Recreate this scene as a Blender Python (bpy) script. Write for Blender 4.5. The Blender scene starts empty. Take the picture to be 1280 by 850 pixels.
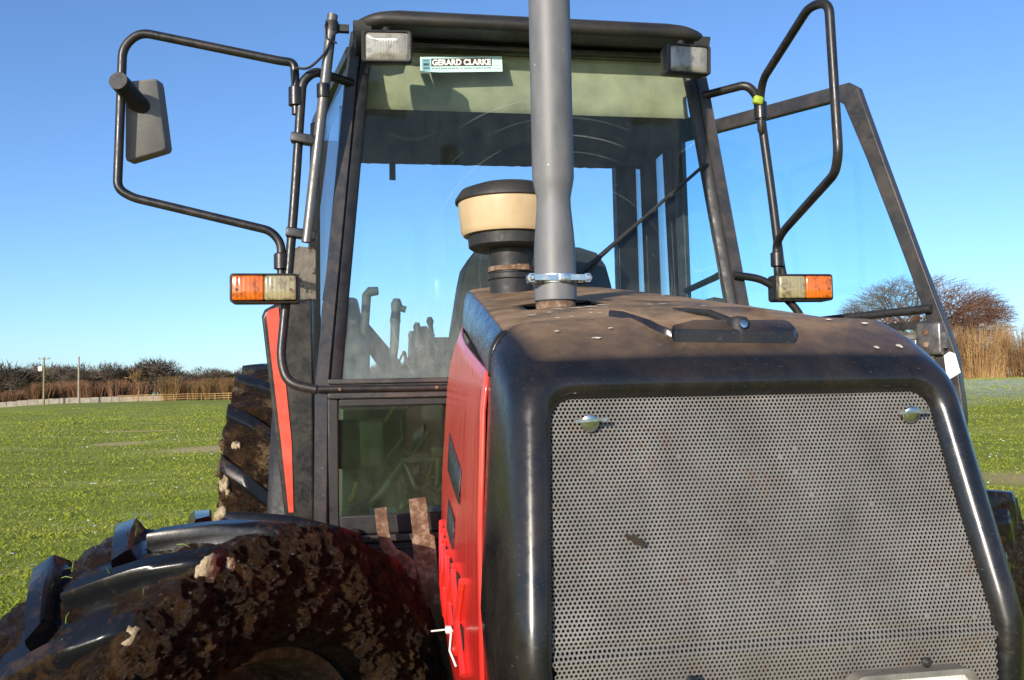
import bpy, bmesh, math, random
import numpy as np
from mathutils import Vector, Matrix, noise
R = math.radians
random.seed(7); rng = np.random.default_rng(7)
scene = bpy.context.scene
COL = scene.collection

# ------------------------------------------------------------------ camera
cam_d = bpy.data.cameras.new("camera"); cam = bpy.data.objects.new("camera", cam_d); COL.objects.link(cam)
cam_d.sensor_width = 36.0; cam_d.lens = 1120.0 / 1280.0 * 36.0
cam_d.clip_start = 0.05; cam_d.clip_end = 3000
PITCH, ROLL, EYE = R(2.947), R(1.135), 1.53
rt0, up0 = Vector((1, 0, 0)), Vector((0, -math.sin(PITCH), math.cos(PITCH)))
fw = Vector((0, math.cos(PITCH), math.sin(PITCH)))
rt = rt0 * math.cos(ROLL) - up0 * math.sin(ROLL)
up = rt0 * math.sin(ROLL) + up0 * math.cos(ROLL)
m = Matrix((rt, up, -fw)).transposed().to_4x4(); m.translation = (0, 0, EYE)
cam.matrix_world = m
scene.camera = cam

# ------------------------------------------------------------------ light
SUN_AZ, SUN_EL = R(-155.0), R(16.0)      # where the sun stands: azimuth clockwise from +Y
world = bpy.data.worlds.new("World"); scene.world = world; world.use_nodes = True
wn = world.node_tree.nodes; wl = world.node_tree.links
sky = wn.new('ShaderNodeTexSky'); sky.sky_type = 'NISHITA'; sky.sun_disc = False
sky.sun_elevation = SUN_EL; sky.sun_rotation = SUN_AZ
sky.air_density = 0.8; sky.dust_density = 0.75; sky.ozone_density = 4.6; sky.altitude = 300
wl.new(sky.outputs[0], wn['Background'].inputs[0]); wn['Background'].inputs[1].default_value = 0.15
sd = bpy.data.lights.new("sun", 'SUN'); sun = bpy.data.objects.new("sun", sd); COL.objects.link(sun)
sd.energy = 4.0; sd.angle = R(0.55); sd.color = (1.0, 0.89, 0.74)
to_sun = Vector((math.sin(SUN_AZ) * math.cos(SUN_EL), math.cos(SUN_AZ) * math.cos(SUN_EL), math.sin(SUN_EL)))
sun.rotation_euler = to_sun.to_track_quat('Z', 'Y').to_euler()
vs = scene.view_settings
vs.view_transform = 'Standard'; vs.look = 'None'; vs.exposure = 0.58; vs.gamma = 1.0; vs.use_curve_mapping = False

# ------------------------------------------------------------------ material helpers
class NT:
    def __init__(s, name):
        s.m = bpy.data.materials.new(name); s.m.use_nodes = True
        s.n = s.m.node_tree.nodes; s.l = s.m.node_tree.links
        s.p = s.n['Principled BSDF']; s.out = s.n['Material Output']
    def new(s, t, **kw):
        n = s.n.new(t)
        for k, v in kw.items(): setattr(n, k, v)
        return n
    def put(s, sock, v):
        if isinstance(v, bpy.types.NodeSocket): s.l.new(v, sock)
        elif isinstance(v, (tuple, list)) and len(v) == 3 and sock.type == 'RGBA': sock.default_value = (*v, 1)
        else: sock.default_value = v
    def coord(s, kind='Object'):
        return s.new('ShaderNodeTexCoord').outputs[kind]
    def mapping(s, vec, scale=(1, 1, 1), loc=(0, 0, 0), rot=(0, 0, 0)):
        n = s.new('ShaderNodeMapping'); s.l.new(vec, n.inputs[0])
        n.inputs['Scale'].default_value = scale; n.inputs['Location'].default_value = loc; n.inputs['Rotation'].default_value = rot
        return n.outputs[0]
    def noise(s, vec, scale, detail=4, rough=0.55, dist=0.0):
        n = s.new('ShaderNodeTexNoise'); s.l.new(vec, n.inputs['Vector'])
        n.inputs['Scale'].default_value = scale; n.inputs['Detail'].default_value = detail
        n.inputs['Roughness'].default_value = rough; n.inputs['Distortion'].default_value = dist
        return n.outputs['Fac']
    def voro(s, vec, scale, feature='F1'):
        n = s.new('ShaderNodeTexVoronoi', feature=feature); s.l.new(vec, n.inputs['Vector']); n.inputs['Scale'].default_value = scale
        return n.outputs['Distance']
    def ramp(s, fac, stops):
        n = s.new('ShaderNodeValToRGB'); s.l.new(fac, n.inputs[0]); cr = n.color_ramp
        while len(cr.elements) < len(stops): cr.elements.new(0.5)
        for e, (p, c) in zip(cr.elements, stops):
            e.position = p; e.color = (c, c, c, 1) if isinstance(c, (int, float)) else (*c, 1)
        return n.outputs[0]
    def math(s, op, a, b=0.0, c=None, clamp=False):
        n = s.new('ShaderNodeMath', operation=op, use_clamp=clamp); s.put(n.inputs[0], a); s.put(n.inputs[1], b)
        if c is not None: s.put(n.inputs[2], c)
        return n.outputs[0]
    def mix(s, f, a, b):
        n = s.new('ShaderNodeMix', data_type='RGBA'); s.put(n.inputs[0], f); s.put(n.inputs[6], a); s.put(n.inputs[7], b)
        return n.outputs[2]
    def sep(s, vec):
        n = s.new('ShaderNodeSeparateXYZ'); s.l.new(vec, n.inputs[0]); return n.outputs
    def bump(s, h, strength, dist=0.01):
        n = s.new('ShaderNodeBump'); s.l.new(h, n.inputs['Height']); n.inputs['Strength'].default_value = strength; n.inputs['Distance'].default_value = dist
        s.l.new(n.outputs[0], s.p.inputs['Normal'])
    def set(s, **kw):
        names = {'color': 'Base Color', 'rough': 'Roughness', 'metal': 'Metallic', 'spec': 'Specular IOR Level', 'coat': 'Coat Weight', 'coat_rough': 'Coat Roughness'}
        for k, v in kw.items(): s.put(s.p.inputs[names[k]], v)
        return s

def simple(name, c, rough=0.5, metal=0.0, var=0.25, scale=30.0, bump=0.0, spec=0.5, rvar=0.15):
    t = NT(name); co = t.coord(); f = t.noise(co, scale, 5, 0.6)
    a = tuple(x * (1 - var) for x in c); b = tuple(min(1, x * (1 + var)) for x in c)
    t.set(color=t.ramp(f, [(0.3, a), (0.7, b)]), rough=t.ramp(f, [(0.3, max(0.03, rough - rvar)), (0.7, min(1, rough + rvar))]), metal=metal, spec=spec)
    if bump: t.bump(f, bump, 0.004)
    return t.m

def paint(name, base, rough=0.3, dust=(0.16, 0.115, 0.075), dust_amt=0.25, top_dust=0.0, dscale=9.0, scratch=0.0, coat=0.0, bumpv=0.05):
    """paint with blotchy dust; top_dust settles on upward faces"""
    t = NT(name); co = t.coord()
    n1 = t.noise(co, dscale, 7, 0.68, 0.3); n2 = t.noise(co, 60, 5, 0.7)
    f = t.ramp(n1, [(0.42, 0.0), (0.80, dust_amt)])
    sp = t.ramp(t.noise(co, 170, 3, 0.6), [(0.62, 0.0), (0.74, dust_amt * 1.2)])
    f = t.math('MAXIMUM', f, sp)
    if top_dust:
        nz = t.sep(t.new('ShaderNodeNewGeometry').outputs['Normal'])[2]
        k = t.ramp(nz, [(0.76, 0.0), (0.95, 1.0)])
        blot = t.ramp(t.noise(co, 7, 7, 0.7, 0.4), [(0.30, 0.15), (0.60, 1.0)])
        k = t.math('MULTIPLY', t.math('MULTIPLY', k, blot), t.ramp(n2, [(0.2, top_dust * 0.75), (0.7, top_dust)]))
        f = t.math('MAXIMUM', f, k)
    col = t.mix(f, base, dust)
    if scratch:
        s1 = t.noise(t.mapping(co, (6, 6, 22), rot=(0.5, 0.7, 0.4)), 14, 3, 0.6)
        s2 = t.noise(co, 5, 3, 0.6)
        col = t.mix(t.math('MULTIPLY', t.ramp(s1, [(0.66, 0.0), (0.71, scratch)]), t.ramp(s2, [(0.45, 0.0), (0.6, 1.0)])), col, (0.35, 0.33, 0.30))
    r = t.math('ADD', t.math('MULTIPLY', f, 0.7), t.ramp(n2, [(0.3, max(0.05, rough - 0.08)), (0.7, rough + 0.12)]), clamp=True)
    t.set(color=col, rough=r, coat=coat, coat_rough=0.1)
    t.bump(n2, bumpv, 0.002)
    return t.m

M = {}
M['cowl'] = paint('black cowl gelcoat', (0.008, 0.0085, 0.010), 0.22, dust_amt=0.08, top_dust=0.85, dscale=7, scratch=0.16, bumpv=0.015, dust=(0.33, 0.210, 0.115))
M['bonnet'] = paint('dusty black bonnet', (0.008, 0.0085, 0.010), 0.20, dust_amt=0.10, top_dust=0.97, bumpv=0.015, dust=(0.40, 0.250, 0.132))
M['black'] = paint('black frame paint', (0.012, 0.0125, 0.014), 0.30, dust_amt=0.28, dscale=12, scratch=0.25)
M['frame'] = paint('worn grey black frame paint', (0.030, 0.030, 0.031), 0.30, dust=(0.17, 0.12, 0.085), dust_amt=0.34, dscale=14, scratch=0.4)
M['tube'] = paint('worn black tube', (0.012, 0.012, 0.013), 0.30, dust=(0.10, 0.065, 0.045), dust_amt=0.32, dscale=16)
M['steel'] = paint('worn steel tube', (0.17, 0.165, 0.16), 0.32, dust=(0.09, 0.06, 0.045), dust_amt=0.6, dscale=14)
M['steel'].node_tree.nodes['Principled BSDF'].inputs['Metallic'].default_value = 0.6
M['greyblack'] = paint('scuffed grey panel', (0.05, 0.05, 0.05), 0.4, dust=(0.16, 0.14, 0.12), dust_amt=0.5, dscale=10, scratch=0.4)
M['rubber'] = simple('black rubber', (0.014, 0.014, 0.015), 0.55, var=0.4, scale=40, bump=0.1)
M['matt'] = simple('matt black plastic', (0.017, 0.017, 0.018), 0.6, var=0.35, scale=60, bump=0.15)
M['roof'] = paint('sooty roof plastic', (0.016, 0.015, 0.013), 0.5, dust=(0.09, 0.07, 0.04), dust_amt=0.3, top_dust=0.5)
M['dark'] = simple('engine bay black', (0.006, 0.006, 0.006), 0.8, var=0.4)
M['chrome'] = simple('zinc plated steel', (0.62, 0.62, 0.60), 0.28, 1.0, 0.15, 80)
M['white_tie'] = simple('white nylon', (0.75, 0.75, 0.72), 0.4, 0, 0.08)
M['orange'] = None

def m_red():
    t = NT('faded red paint'); co = t.coord()
    st = t.noise(t.mapping(co, (5, 26, 1.3)), 3.0, 6, 0.65)
    z = t.sep(co)[2]
    hi = t.ramp(z, [(0.0, 0.0), (1.0, 1.0)])
    k = t.new('ShaderNodeMapRange'); t.l.new(z, k.inputs[0]); k.inputs[1].default_value = 1.12; k.inputs[2].default_value = 1.55
    fade = t.math('MULTIPLY', k.outputs[0], t.ramp(st, [(0.36, 0.12), (0.62, 0.75)]))
    col = t.mix(fade, (0.62, 0.022, 0.016), (0.74, 0.20, 0.15))
    dirt = t.ramp(t.noise(co, 42, 6, 0.7), [(0.60, 0.0), (0.74, 0.5)])
    col = t.mix(dirt, col, (0.20, 0.06, 0.04))
    t.set(color=col, rough=t.ramp(st, [(0.3, 0.22), (0.7, 0.4)]), coat=0.4, coat_rough=0.12); return t.m
M['red'] = m_red()
M['stripe'] = simple('bright red fender stripe', (0.72, 0.075, 0.045), 0.4, 0, 0.1, 20)  # the stripe's own red, one tone with slight noise

def m_exhaust():
    t = NT('grey silencer paint'); co = t.coord()
    n1 = t.noise(t.mapping(co, (1, 1, 0.35)), 22, 6, 0.65); z = t.sep(co)[2]
    col = t.ramp(n1, [(0.25, (0.105, 0.105, 0.11)), (0.75, (0.185, 0.185, 0.19))])
    chip = t.ramp(t.noise(co, 75, 3, 0.6), [(0.735, 0.0), (0.755, 0.8)])
    col = t.mix(chip, col, (0.62, 0.60, 0.57))
    soot = t.ramp(t.noise(co, 55, 3, 0.6), [(0.25, 0.9), (0.29, 0.0)])
    col = t.mix(soot, col, (0.03, 0.028, 0.026))
    t.set(color=col, rough=t.ramp(n1, [(0.3, 0.48), (0.7, 0.62)]), metal=0.15); t.bump(n1, 0.06, 0.003); return t.m
M['exhaust'] = m_exhaust()

def m_rust(name='rust', light=1.0):
    t = NT(name); co = t.coord(); n1 = t.noise(co, 32, 8, 0.72); n2 = t.noise(co, 130, 4, 0.7)
    t.set(color=t.ramp(n1, [(0.28, tuple(light * x for x in (0.05, 0.022, 0.014))), (0.5, tuple(light * x for x in (0.165, 0.092, 0.052))), (0.64, tuple(light * x for x in (0.36, 0.26, 0.185)))]), rough=0.85)
    t.bump(n2, 0.5, 0.004); return t.m
M['rust'] = m_rust('flaking rust', 0.85)

def m_grille():
    t = NT('dull zinc mesh'); co = t.coord()
    n1 = t.noise(co, 9, 5, 0.6); n2 = t.noise(co, 60, 4, 0.7)
    col = t.ramp(n1, [(0.3, (0.150, 0.138, 0.122)), (0.7, (0.250, 0.235, 0.214))])
    rust = t.ramp(t.math('MULTIPLY', t.noise(co, 5.0, 6, 0.7), t.ramp(n2, [(0.3, 0.6), (0.7, 1.1)])), [(0.50, 0.0), (0.68, 0.75)])
    t.set(color=t.mix(rust, col, (0.20, 0.10, 0.05)), rough=0.5, metal=0.25); return t.m
M['grille'] = m_grille()

def m_tyre():
    t = NT('tyre rubber'); co = t.coord(); n1 = t.noise(co, 7, 6, 0.7); n2 = t.noise(co, 90, 4, 0.7)
    f = t.ramp(t.math('MULTIPLY', n1, t.ramp(n2, [(0.3, 0.8), (0.7, 1.15)])), [(0.52, 0.0), (0.64, 0.85)])
    col = t.mix(f, (0.007, 0.0075, 0.009), (0.040, 0.022, 0.011))
    t.set(color=col, rough=t.ramp(n1, [(0.35, 0.18), (0.7, 0.34)]), spec=0.32); t.bump(n2, 0.06, 0.004); return t.m
M['tyre'] = m_tyre()

def m_mud(name='wet mud', p0=0.80):
    t = NT(name); co = t.coord(); n1 = t.noise(co, 16, 8, 0.72); n2 = t.noise(co, 70, 8, 0.8); n3 = t.noise(co, 5, 4, 0.6)
    col = t.ramp(n1, [(0.32, (0.006, 0.003, 0.002)), (0.52, (0.032, 0.0155, 0.0055)), (0.72, (0.110, 0.060, 0.021))])
    pale = t.ramp(t.math('MULTIPLY', n3, t.ramp(n2, [(0.3, 0.8), (0.75, 1.2)])), [(p0, 0.0), (p0 + .09, 0.8)])
    col = t.mix(pale, col, (0.30, 0.205, 0.105))
    t.set(color=col, rough=t.ramp(n2, [(0.40, 0.10), (0.58, 0.75)]))
    h = t.math('ADD', t.math('MULTIPLY', n1, 0.6), n2); t.bump(h, 1.0, 0.03); t.set(spec=0.28); return t.m
M['mud'] = m_mud(); M['drymud'] = m_mud('drying mud', 0.50)
def m_pale():
    t = NT('pale drying clay'); co = t.coord(); n1 = t.noise(co, 28, 7, 0.75); n2 = t.noise(co, 120, 4, 0.7)
    t.set(color=t.ramp(n1, [(0.3, (0.13, 0.085, 0.045)), (0.5, (0.36, 0.275, 0.165)), (0.7, (0.50, 0.42, 0.29))]), rough=0.7); t.bump(n2, 0.8, 0.01); return t.m
M['clay'] = m_pale()

def m_glass(name, tint, dust0, dust1, zlo, zhi, pivot=None, haze=(0.42, 0.45, 0.42)):
    """pane: clear tinted sheet + fresnel reflection + dirt (thicker from zhi down to zlo), wiper scratches round pivot"""
    t = NT(name); co = t.coord(); z = t.sep(co)[2]
    tr = t.new('ShaderNodeBsdfTransparent'); tr.inputs[0].default_value = (*tint, 1)
    gl = t.new('ShaderNodeBsdfGlossy'); gl.inputs['Roughness'].default_value = 0.02
    fr = t.new('ShaderNodeFresnel'); fr.inputs[0].default_value = 1.45
    m1 = t.new('ShaderNodeMixShader'); t.l.new(t.math('MULTIPLY', fr.outputs[0], 0.55), m1.inputs[0]); t.l.new(tr.outputs[0], m1.inputs[1]); t.l.new(gl.outputs[0], m1.inputs[2])
    df = t.new('ShaderNodeBsdfDiffuse'); df.inputs[0].default_value = (*haze, 1)
    k = t.new('ShaderNodeMapRange'); t.l.new(z, k.inputs[0]); k.inputs[1].default_value = zhi; k.inputs[2].default_value = zlo
    k.inputs[3].default_value = dust0; k.inputs[4].default_value = dust1
    n1 = t.noise(co, 8, 7, 0.7, 0.5); n2 = t.noise(t.mapping(co, (1, 1, 0.25)), 45, 5, 0.7); n3 = t.noise(co, 140, 2, 0.5)
    f = t.math('MULTIPLY', k.outputs[0], t.math('MULTIPLY', t.ramp(n1, [(0.25, 0.35), (0.75, 1.5)]), t.ramp(n2, [(0.3, 0.6), (0.7, 1.3)])))
    f = t.math('ADD', f, t.ramp(n3, [(0.755, 0.0), (0.775, 0.30)]))
    if pivot:
        d = t.new('ShaderNodeVectorMath', operation='DISTANCE'); t.l.new(co, d.inputs[0]); d.inputs[1].default_value = pivot
        br = t.ramp(t.noise(co, 3.2, 3, 0.5), [(0.47, 0.0), (0.60, 1.0)])
        for rr, a in ((0.455, 0.20), (0.515, 0.11), (0.40, 0.08), (0.582, 0.16), (0.30, 0.07)):
            b = t.math('COMPARE', d.outputs['Value'], rr, 0.0010)
            f = t.math('ADD', f, t.math('MULTIPLY', t.math('MULTIPLY', b, br), a))
    m2 = t.new('ShaderNodeMixShader'); t.l.new(t.math('MINIMUM', f, 0.9), m2.inputs[0]); t.l.new(m1.outputs[0], m2.inputs[1]); t.l.new(df.outputs[0], m2.inputs[2])
    t.l.new(m2.outputs[0], t.out.inputs[0]); return t.m
M['screen'] = m_glass('dusty tinted windscreen', (0.905, 0.970, 0.980), 0.014, 0.24, 1.50, 1.85, pivot=(0.11, 1.54, 1.86))
M['lowglass'] = m_glass('grimy lower glass', (0.66, 0.77, 0.67), 0.022, 0.085, 1.10, 1.40, haze=(0.28, 0.33, 0.24))
M['glass'] = m_glass('tinted side glass', (0.80, 0.93, 0.965), 0.018, 0.03, 1.6, 2.2)
M['rear_glass'] = m_glass('clear rear glass', (0.975, 0.99, 0.993), 0.006, 0.02, 1.6, 2.2)
M['tint_glass'] = m_glass('green side glass', (0.86, 0.94, 0.945), 0.008, 0.02, 1.6, 2.2)

def m_lens(name, c, rough=0.15, scale=160, mixc=None):
    t = NT(name); co = t.coord()
    n = t.noise(co, 45, 6, 0.7); w = t.new('ShaderNodeTexWave'); t.l.new(co, w.inputs[0]); w.inputs['Scale'].default_value = scale / 6; w.bands_direction = 'X'
    col = t.mix(t.ramp(n, [(0.48, 0.0), (0.66, 0.85)]), c, mixc or tuple(x * 0.25 for x in c))
    t.set(color=col, rough=rough, coat=0.5); t.bump(w.outputs['Fac'], 0.25, 0.002); return t.m
M['amber'] = m_lens('amber lens', (0.60, 0.135, 0.012))
M['clear'] = m_lens('yellowed clear lens', (0.30, 0.26, 0.145), mixc=(0.07, 0.05, 0.02))
M['lamp'] = m_lens('ribbed lamp glass', (0.27, 0.26, 0.225), 0.12, 420, mixc=(0.10, 0.09, 0.075))
M['headlamp'] = m_lens('headlamp glass', (0.66, 0.66, 0.62), 0.08, 300, mixc=(0.4, 0.4, 0.36))
M['cream'] = simple('cream plastic bowl', (0.52, 0.38, 0.225), 0.42, 0, 0.12, 12)
M['liner'] = simple('olive headliner panel', (0.37, 0.325, 0.19), 0.75, 0, 0.28, 9, 0.2)
M['foam'] = simple('dark foam ceiling', (0.012, 0.013, 0.016), 0.9, 0, 0.35, 50, 0.3)
M['interior'] = simple('grey green cab plastic', (0.13, 0.14, 0.115), 0.6, 0, 0.2, 20, 0.1)
M['lever'] = simple('grey lever plastic', (0.16, 0.17, 0.16), 0.5, 0, 0.3, 14)
M['wire'] = simple('dark loom', (0.02, 0.024, 0.022), 0.6, 0, 0.5, 12)
M['darkgreen'] = simple('oily green paint', (0.026, 0.029, 0.022), 0.5, 0, 0.7, 9)
M['yellow'] = simple('yellow hose', (0.55, 0.42, 0.05), 0.5)
M['label_bg'] = simple('pale cyan sticker', (0.50, 0.74, 0.70), 0.5, 0, 0.04)
M['label_shaded'] = simple('shaded blue sticker end', (0.16, 0.36, 0.42), 0.5, 0, 0.08)  # darker blue that carries the work lamp's shadow on the sticker
M['label_dark'] = simple('dark sticker strip', (0.045, 0.022, 0.016), 0.5, 0, 0.1)
M['label_white'] = simple('sticker lettering', (0.80, 0.86, 0.82), 0.5, 0, 0.03)
M['decal'] = simple('worn silver black decal', (0.05, 0.055, 0.06), 0.4, 0.2, 0.9, 55)
M['tape'] = simple('white reflective tape', (0.85, 0.85, 0.83), 0.4, 0, 0.04)
def m_muddy():
    t = NT('speckled dried mud plate'); co = t.coord(); n1 = t.noise(co, 24, 6, 0.7); v = t.noise(t.mapping(co, (1, 1, .7)), 48, 3, .6)
    c = t.mix(t.ramp(v, [(0.58, 0.0), (0.64, 1.0)]), t.ramp(n1, [(0.3, (0.085, 0.075, 0.06)), (0.7, (0.17, 0.15, 0.125))]), (0.03, 0.018, 0.012))
    t.set(color=c, rough=0.85); t.bump(v, 0.6, 0.01); return t.m
M['muddy'] = m_muddy()
M['droppings'] = simple('bird droppings', (0.50, 0.45, 0.36), 0.85, 0, 0.45, 160)
M['lime'] = simple('lime tape', (0.30, 0.40, 0.03), 0.5)

# ------------------------------------------------------------------ mesh helpers
def mesh(name, verts, faces, mat, parent=None, smooth=40, mods=()):
    me = bpy.data.meshes.new(name); me.from_pydata([tuple(v) for v in verts], [], faces); me.validate(); me.update()
    o = bpy.data.objects.new(name, me); COL.objects.link(o)
    if mat: me.materials.append(mat)
    if smooth:
        me.shade_smooth(); me.set_sharp_from_angle(angle=R(smooth))
    if parent: o.parent = parent
    return o

class MB:
    def __init__(s): s.v = []; s.f = []
    def add(s, vs, fs):
        b = len(s.v); s.v += [tuple(v) for v in vs]; s.f += [tuple(i + b for i in f) for f in fs]; return s
    def box(s, c, size, rot=None, bev=0.0):
        x, y, z = (d / 2 for d in size)
        if bev <= 0:
            vs = [Vector((sx * x, sy * y, sz * z)) for sz in (-1, 1) for sy in (-1, 1) for sx in (-1, 1)]
            fs = [(0, 2, 3, 1), (4, 5, 7, 6), (0, 1, 5, 4), (2, 6, 7, 3), (0, 4, 6, 2), (1, 3, 7, 5)]
        else:
            bm = bmesh.new(); bmesh.ops.create_cube(bm, size=1.0)
            for v in bm.verts: v.co = Vector((v.co.x * 2 * x, v.co.y * 2 * y, v.co.z * 2 * z))
            bmesh.ops.bevel(bm, geom=bm.edges[:], offset=bev, segments=3, profile=0.5, affect='EDGES')
            bm.verts.index_update(); vs = [v.co.copy() for v in bm.verts]; fs = [tuple(v.index for v in f.verts) for f in bm.faces]; bm.free()
        c = Vector(c)
        if rot is not None: vs = [rot @ v for v in vs]
        return s.add([v + c for v in vs], fs)
    def hexa(s, bot, top):
        """eight corner solid: bottom quad, top quad (same order)"""
        return s.add(list(bot) + list(top), [(3, 2, 1, 0), (4, 5, 6, 7), (0, 1, 5, 4), (1, 2, 6, 5), (2, 3, 7, 6), (3, 0, 4, 7)])
    def loft(s, rings, closed=True, cap=True):
        n = len(rings[0]); vs = [v for r in rings for v in r]; fs = []
        for i in range(len(rings) - 1):
            for j in range(n if closed else n - 1):
                k = (j + 1) % n; fs.append((i * n + j, i * n + k, (i + 1) * n + k, (i + 1) * n + j))
        if cap and closed: fs.append(tuple(reversed(range(n)))); fs.append(tuple(range((len(rings) - 1) * n, len(rings) * n)))
        return s.add(vs, fs)
    def tube(s, pts, r, seg=12, fillet=0.0, cap=True, rad=None):
        pts = [Vector(p) for p in pts]
        if fillet: pts = round_path(pts, fillet)
        rings = []; T0 = (pts[1] - pts[0]).normalized()
        N = T0.orthogonal().normalized()
        for i, p in enumerate(pts):
            T = (pts[min(i + 1, len(pts) - 1)] - pts[max(i - 1, 0)]).normalized()
            N = (N - T * N.dot(T)); N = N.normalized() if N.length > 1e-6 else T.orthogonal().normalized()
            B = T.cross(N); q = rad[i] if rad else r
            rings.append([p + (N * math.cos(a) + B * math.sin(a)) * q for a in (2 * math.pi * j / seg for j in range(seg))])
        return s.loft(rings, True, cap)
    def lathe(s, prof, c=(0, 0, 0), seg=40, mat=None, cap=True):
        rings = [[Vector((r * math.cos(a), r * math.sin(a), z)) for a in (2 * math.pi * j / seg for j in range(seg))] for r, z in prof]
        if mat is not None: rings = [[mat @ v for v in r] for r in rings]
        c = Vector(c); rings = [[v + c for v in r] for r in rings]
        return s.loft(rings, True, cap)
    def prism(s, outline, d, frame):
        """outline 2-D points in frame (origin, e1, e2); extruded by vector d"""
        o, e1, e2 = (Vector(x) for x in frame); d = Vector(d)
        a = [o + e1 * x + e2 * y for x, y in outline]
        return s.loft([a, [p + d for p in a]])
    def build(s, name, mat, parent=None, smooth=40, bevel=0.0):
        o = mesh(name, s.v, s.f, mat, parent, smooth)
        bm = bmesh.new(); bm.from_mesh(o.data); bmesh.ops.recalc_face_normals(bm, faces=bm.faces[:]); bm.to_mesh(o.data); bm.free()
        if smooth: o.data.shade_smooth(); o.data.set_sharp_from_angle(angle=R(smooth))
        if bevel:
            b = o.modifiers.new('bevel', 'BEVEL'); b.width = bevel; b.segments = 2; b.limit_method = 'ANGLE'; b.angle_limit = R(40); b.harden_normals = False
        return o

def round_path(pts, r, n=7):
    out = [pts[0]]
    for a, b, c in zip(pts, pts[1:], pts[2:]):
        d1 = (a - b); d2 = (c - b); q = min(r, d1.length * 0.48, d2.length * 0.48)
        p1 = b + d1.normalized() * q; p2 = b + d2.normalized() * q
        for i in range(n + 1):
            t = i / n; out.append(p1 * (1 - t) ** 2 + b * 2 * t * (1 - t) + p2 * t * t)
    out.append(pts[-1]); return out

def rounded_rect(w, h, r, n=5):
    out = []
    for cx, cy, a0 in ((w / 2 - r, h / 2 - r, 0), (-w / 2 + r, h / 2 - r, 90), (-w / 2 + r, -h / 2 + r, 180), (w / 2 - r, -h / 2 + r, 270)):
        for i in range(n + 1):
            a = R(a0 + 90 * i / n); out.append((cx + r * math.cos(a), cy + r * math.sin(a)))
    return out

def lerp(a, b, t): return a + (b - a) * t
def interp(x, xs, ys): return float(np.interp(x, xs, ys))
def rotx(a): return Matrix.Rotation(a, 3, 'X')
def roty(a): return Matrix.Rotation(a, 3, 'Y')
def rotz(a): return Matrix.Rotation(a, 3, 'Z')

def tag(o, label, cat, group=None, kind=None):
    if label: o['label'] = label
    if cat: o['category'] = cat
    if group: o['group'] = group
    if kind: o['kind'] = kind
    return o

# ================================================================== SETTING
def smooth01(x): x = np.clip(x, 0, 1); return x * x * (3 - 2 * x)
def ground_h(x, y):
    x = np.asarray(x, float); y = np.asarray(y, float)
    d = np.hypot(x, y)
    side = smooth01((x / np.maximum(d, 1) - 0.12) / 0.3)
    z = 1.45 * smooth01((d - 22) / 45) * side
    z = z + 0.05 * np.sin(x * 0.21 + 1) * np.sin(y * 0.17) * smooth01((d - 6) / 20) + 0.035 * np.sin(x * 0.83 + y * 0.31) * smooth01((d - 4) / 8)
    left = smooth01((-x / np.maximum(d, 1) - 0.44) / 0.12)
    z = z - 1.5 * left * smooth01((d - 85) / 60)
    return z

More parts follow.
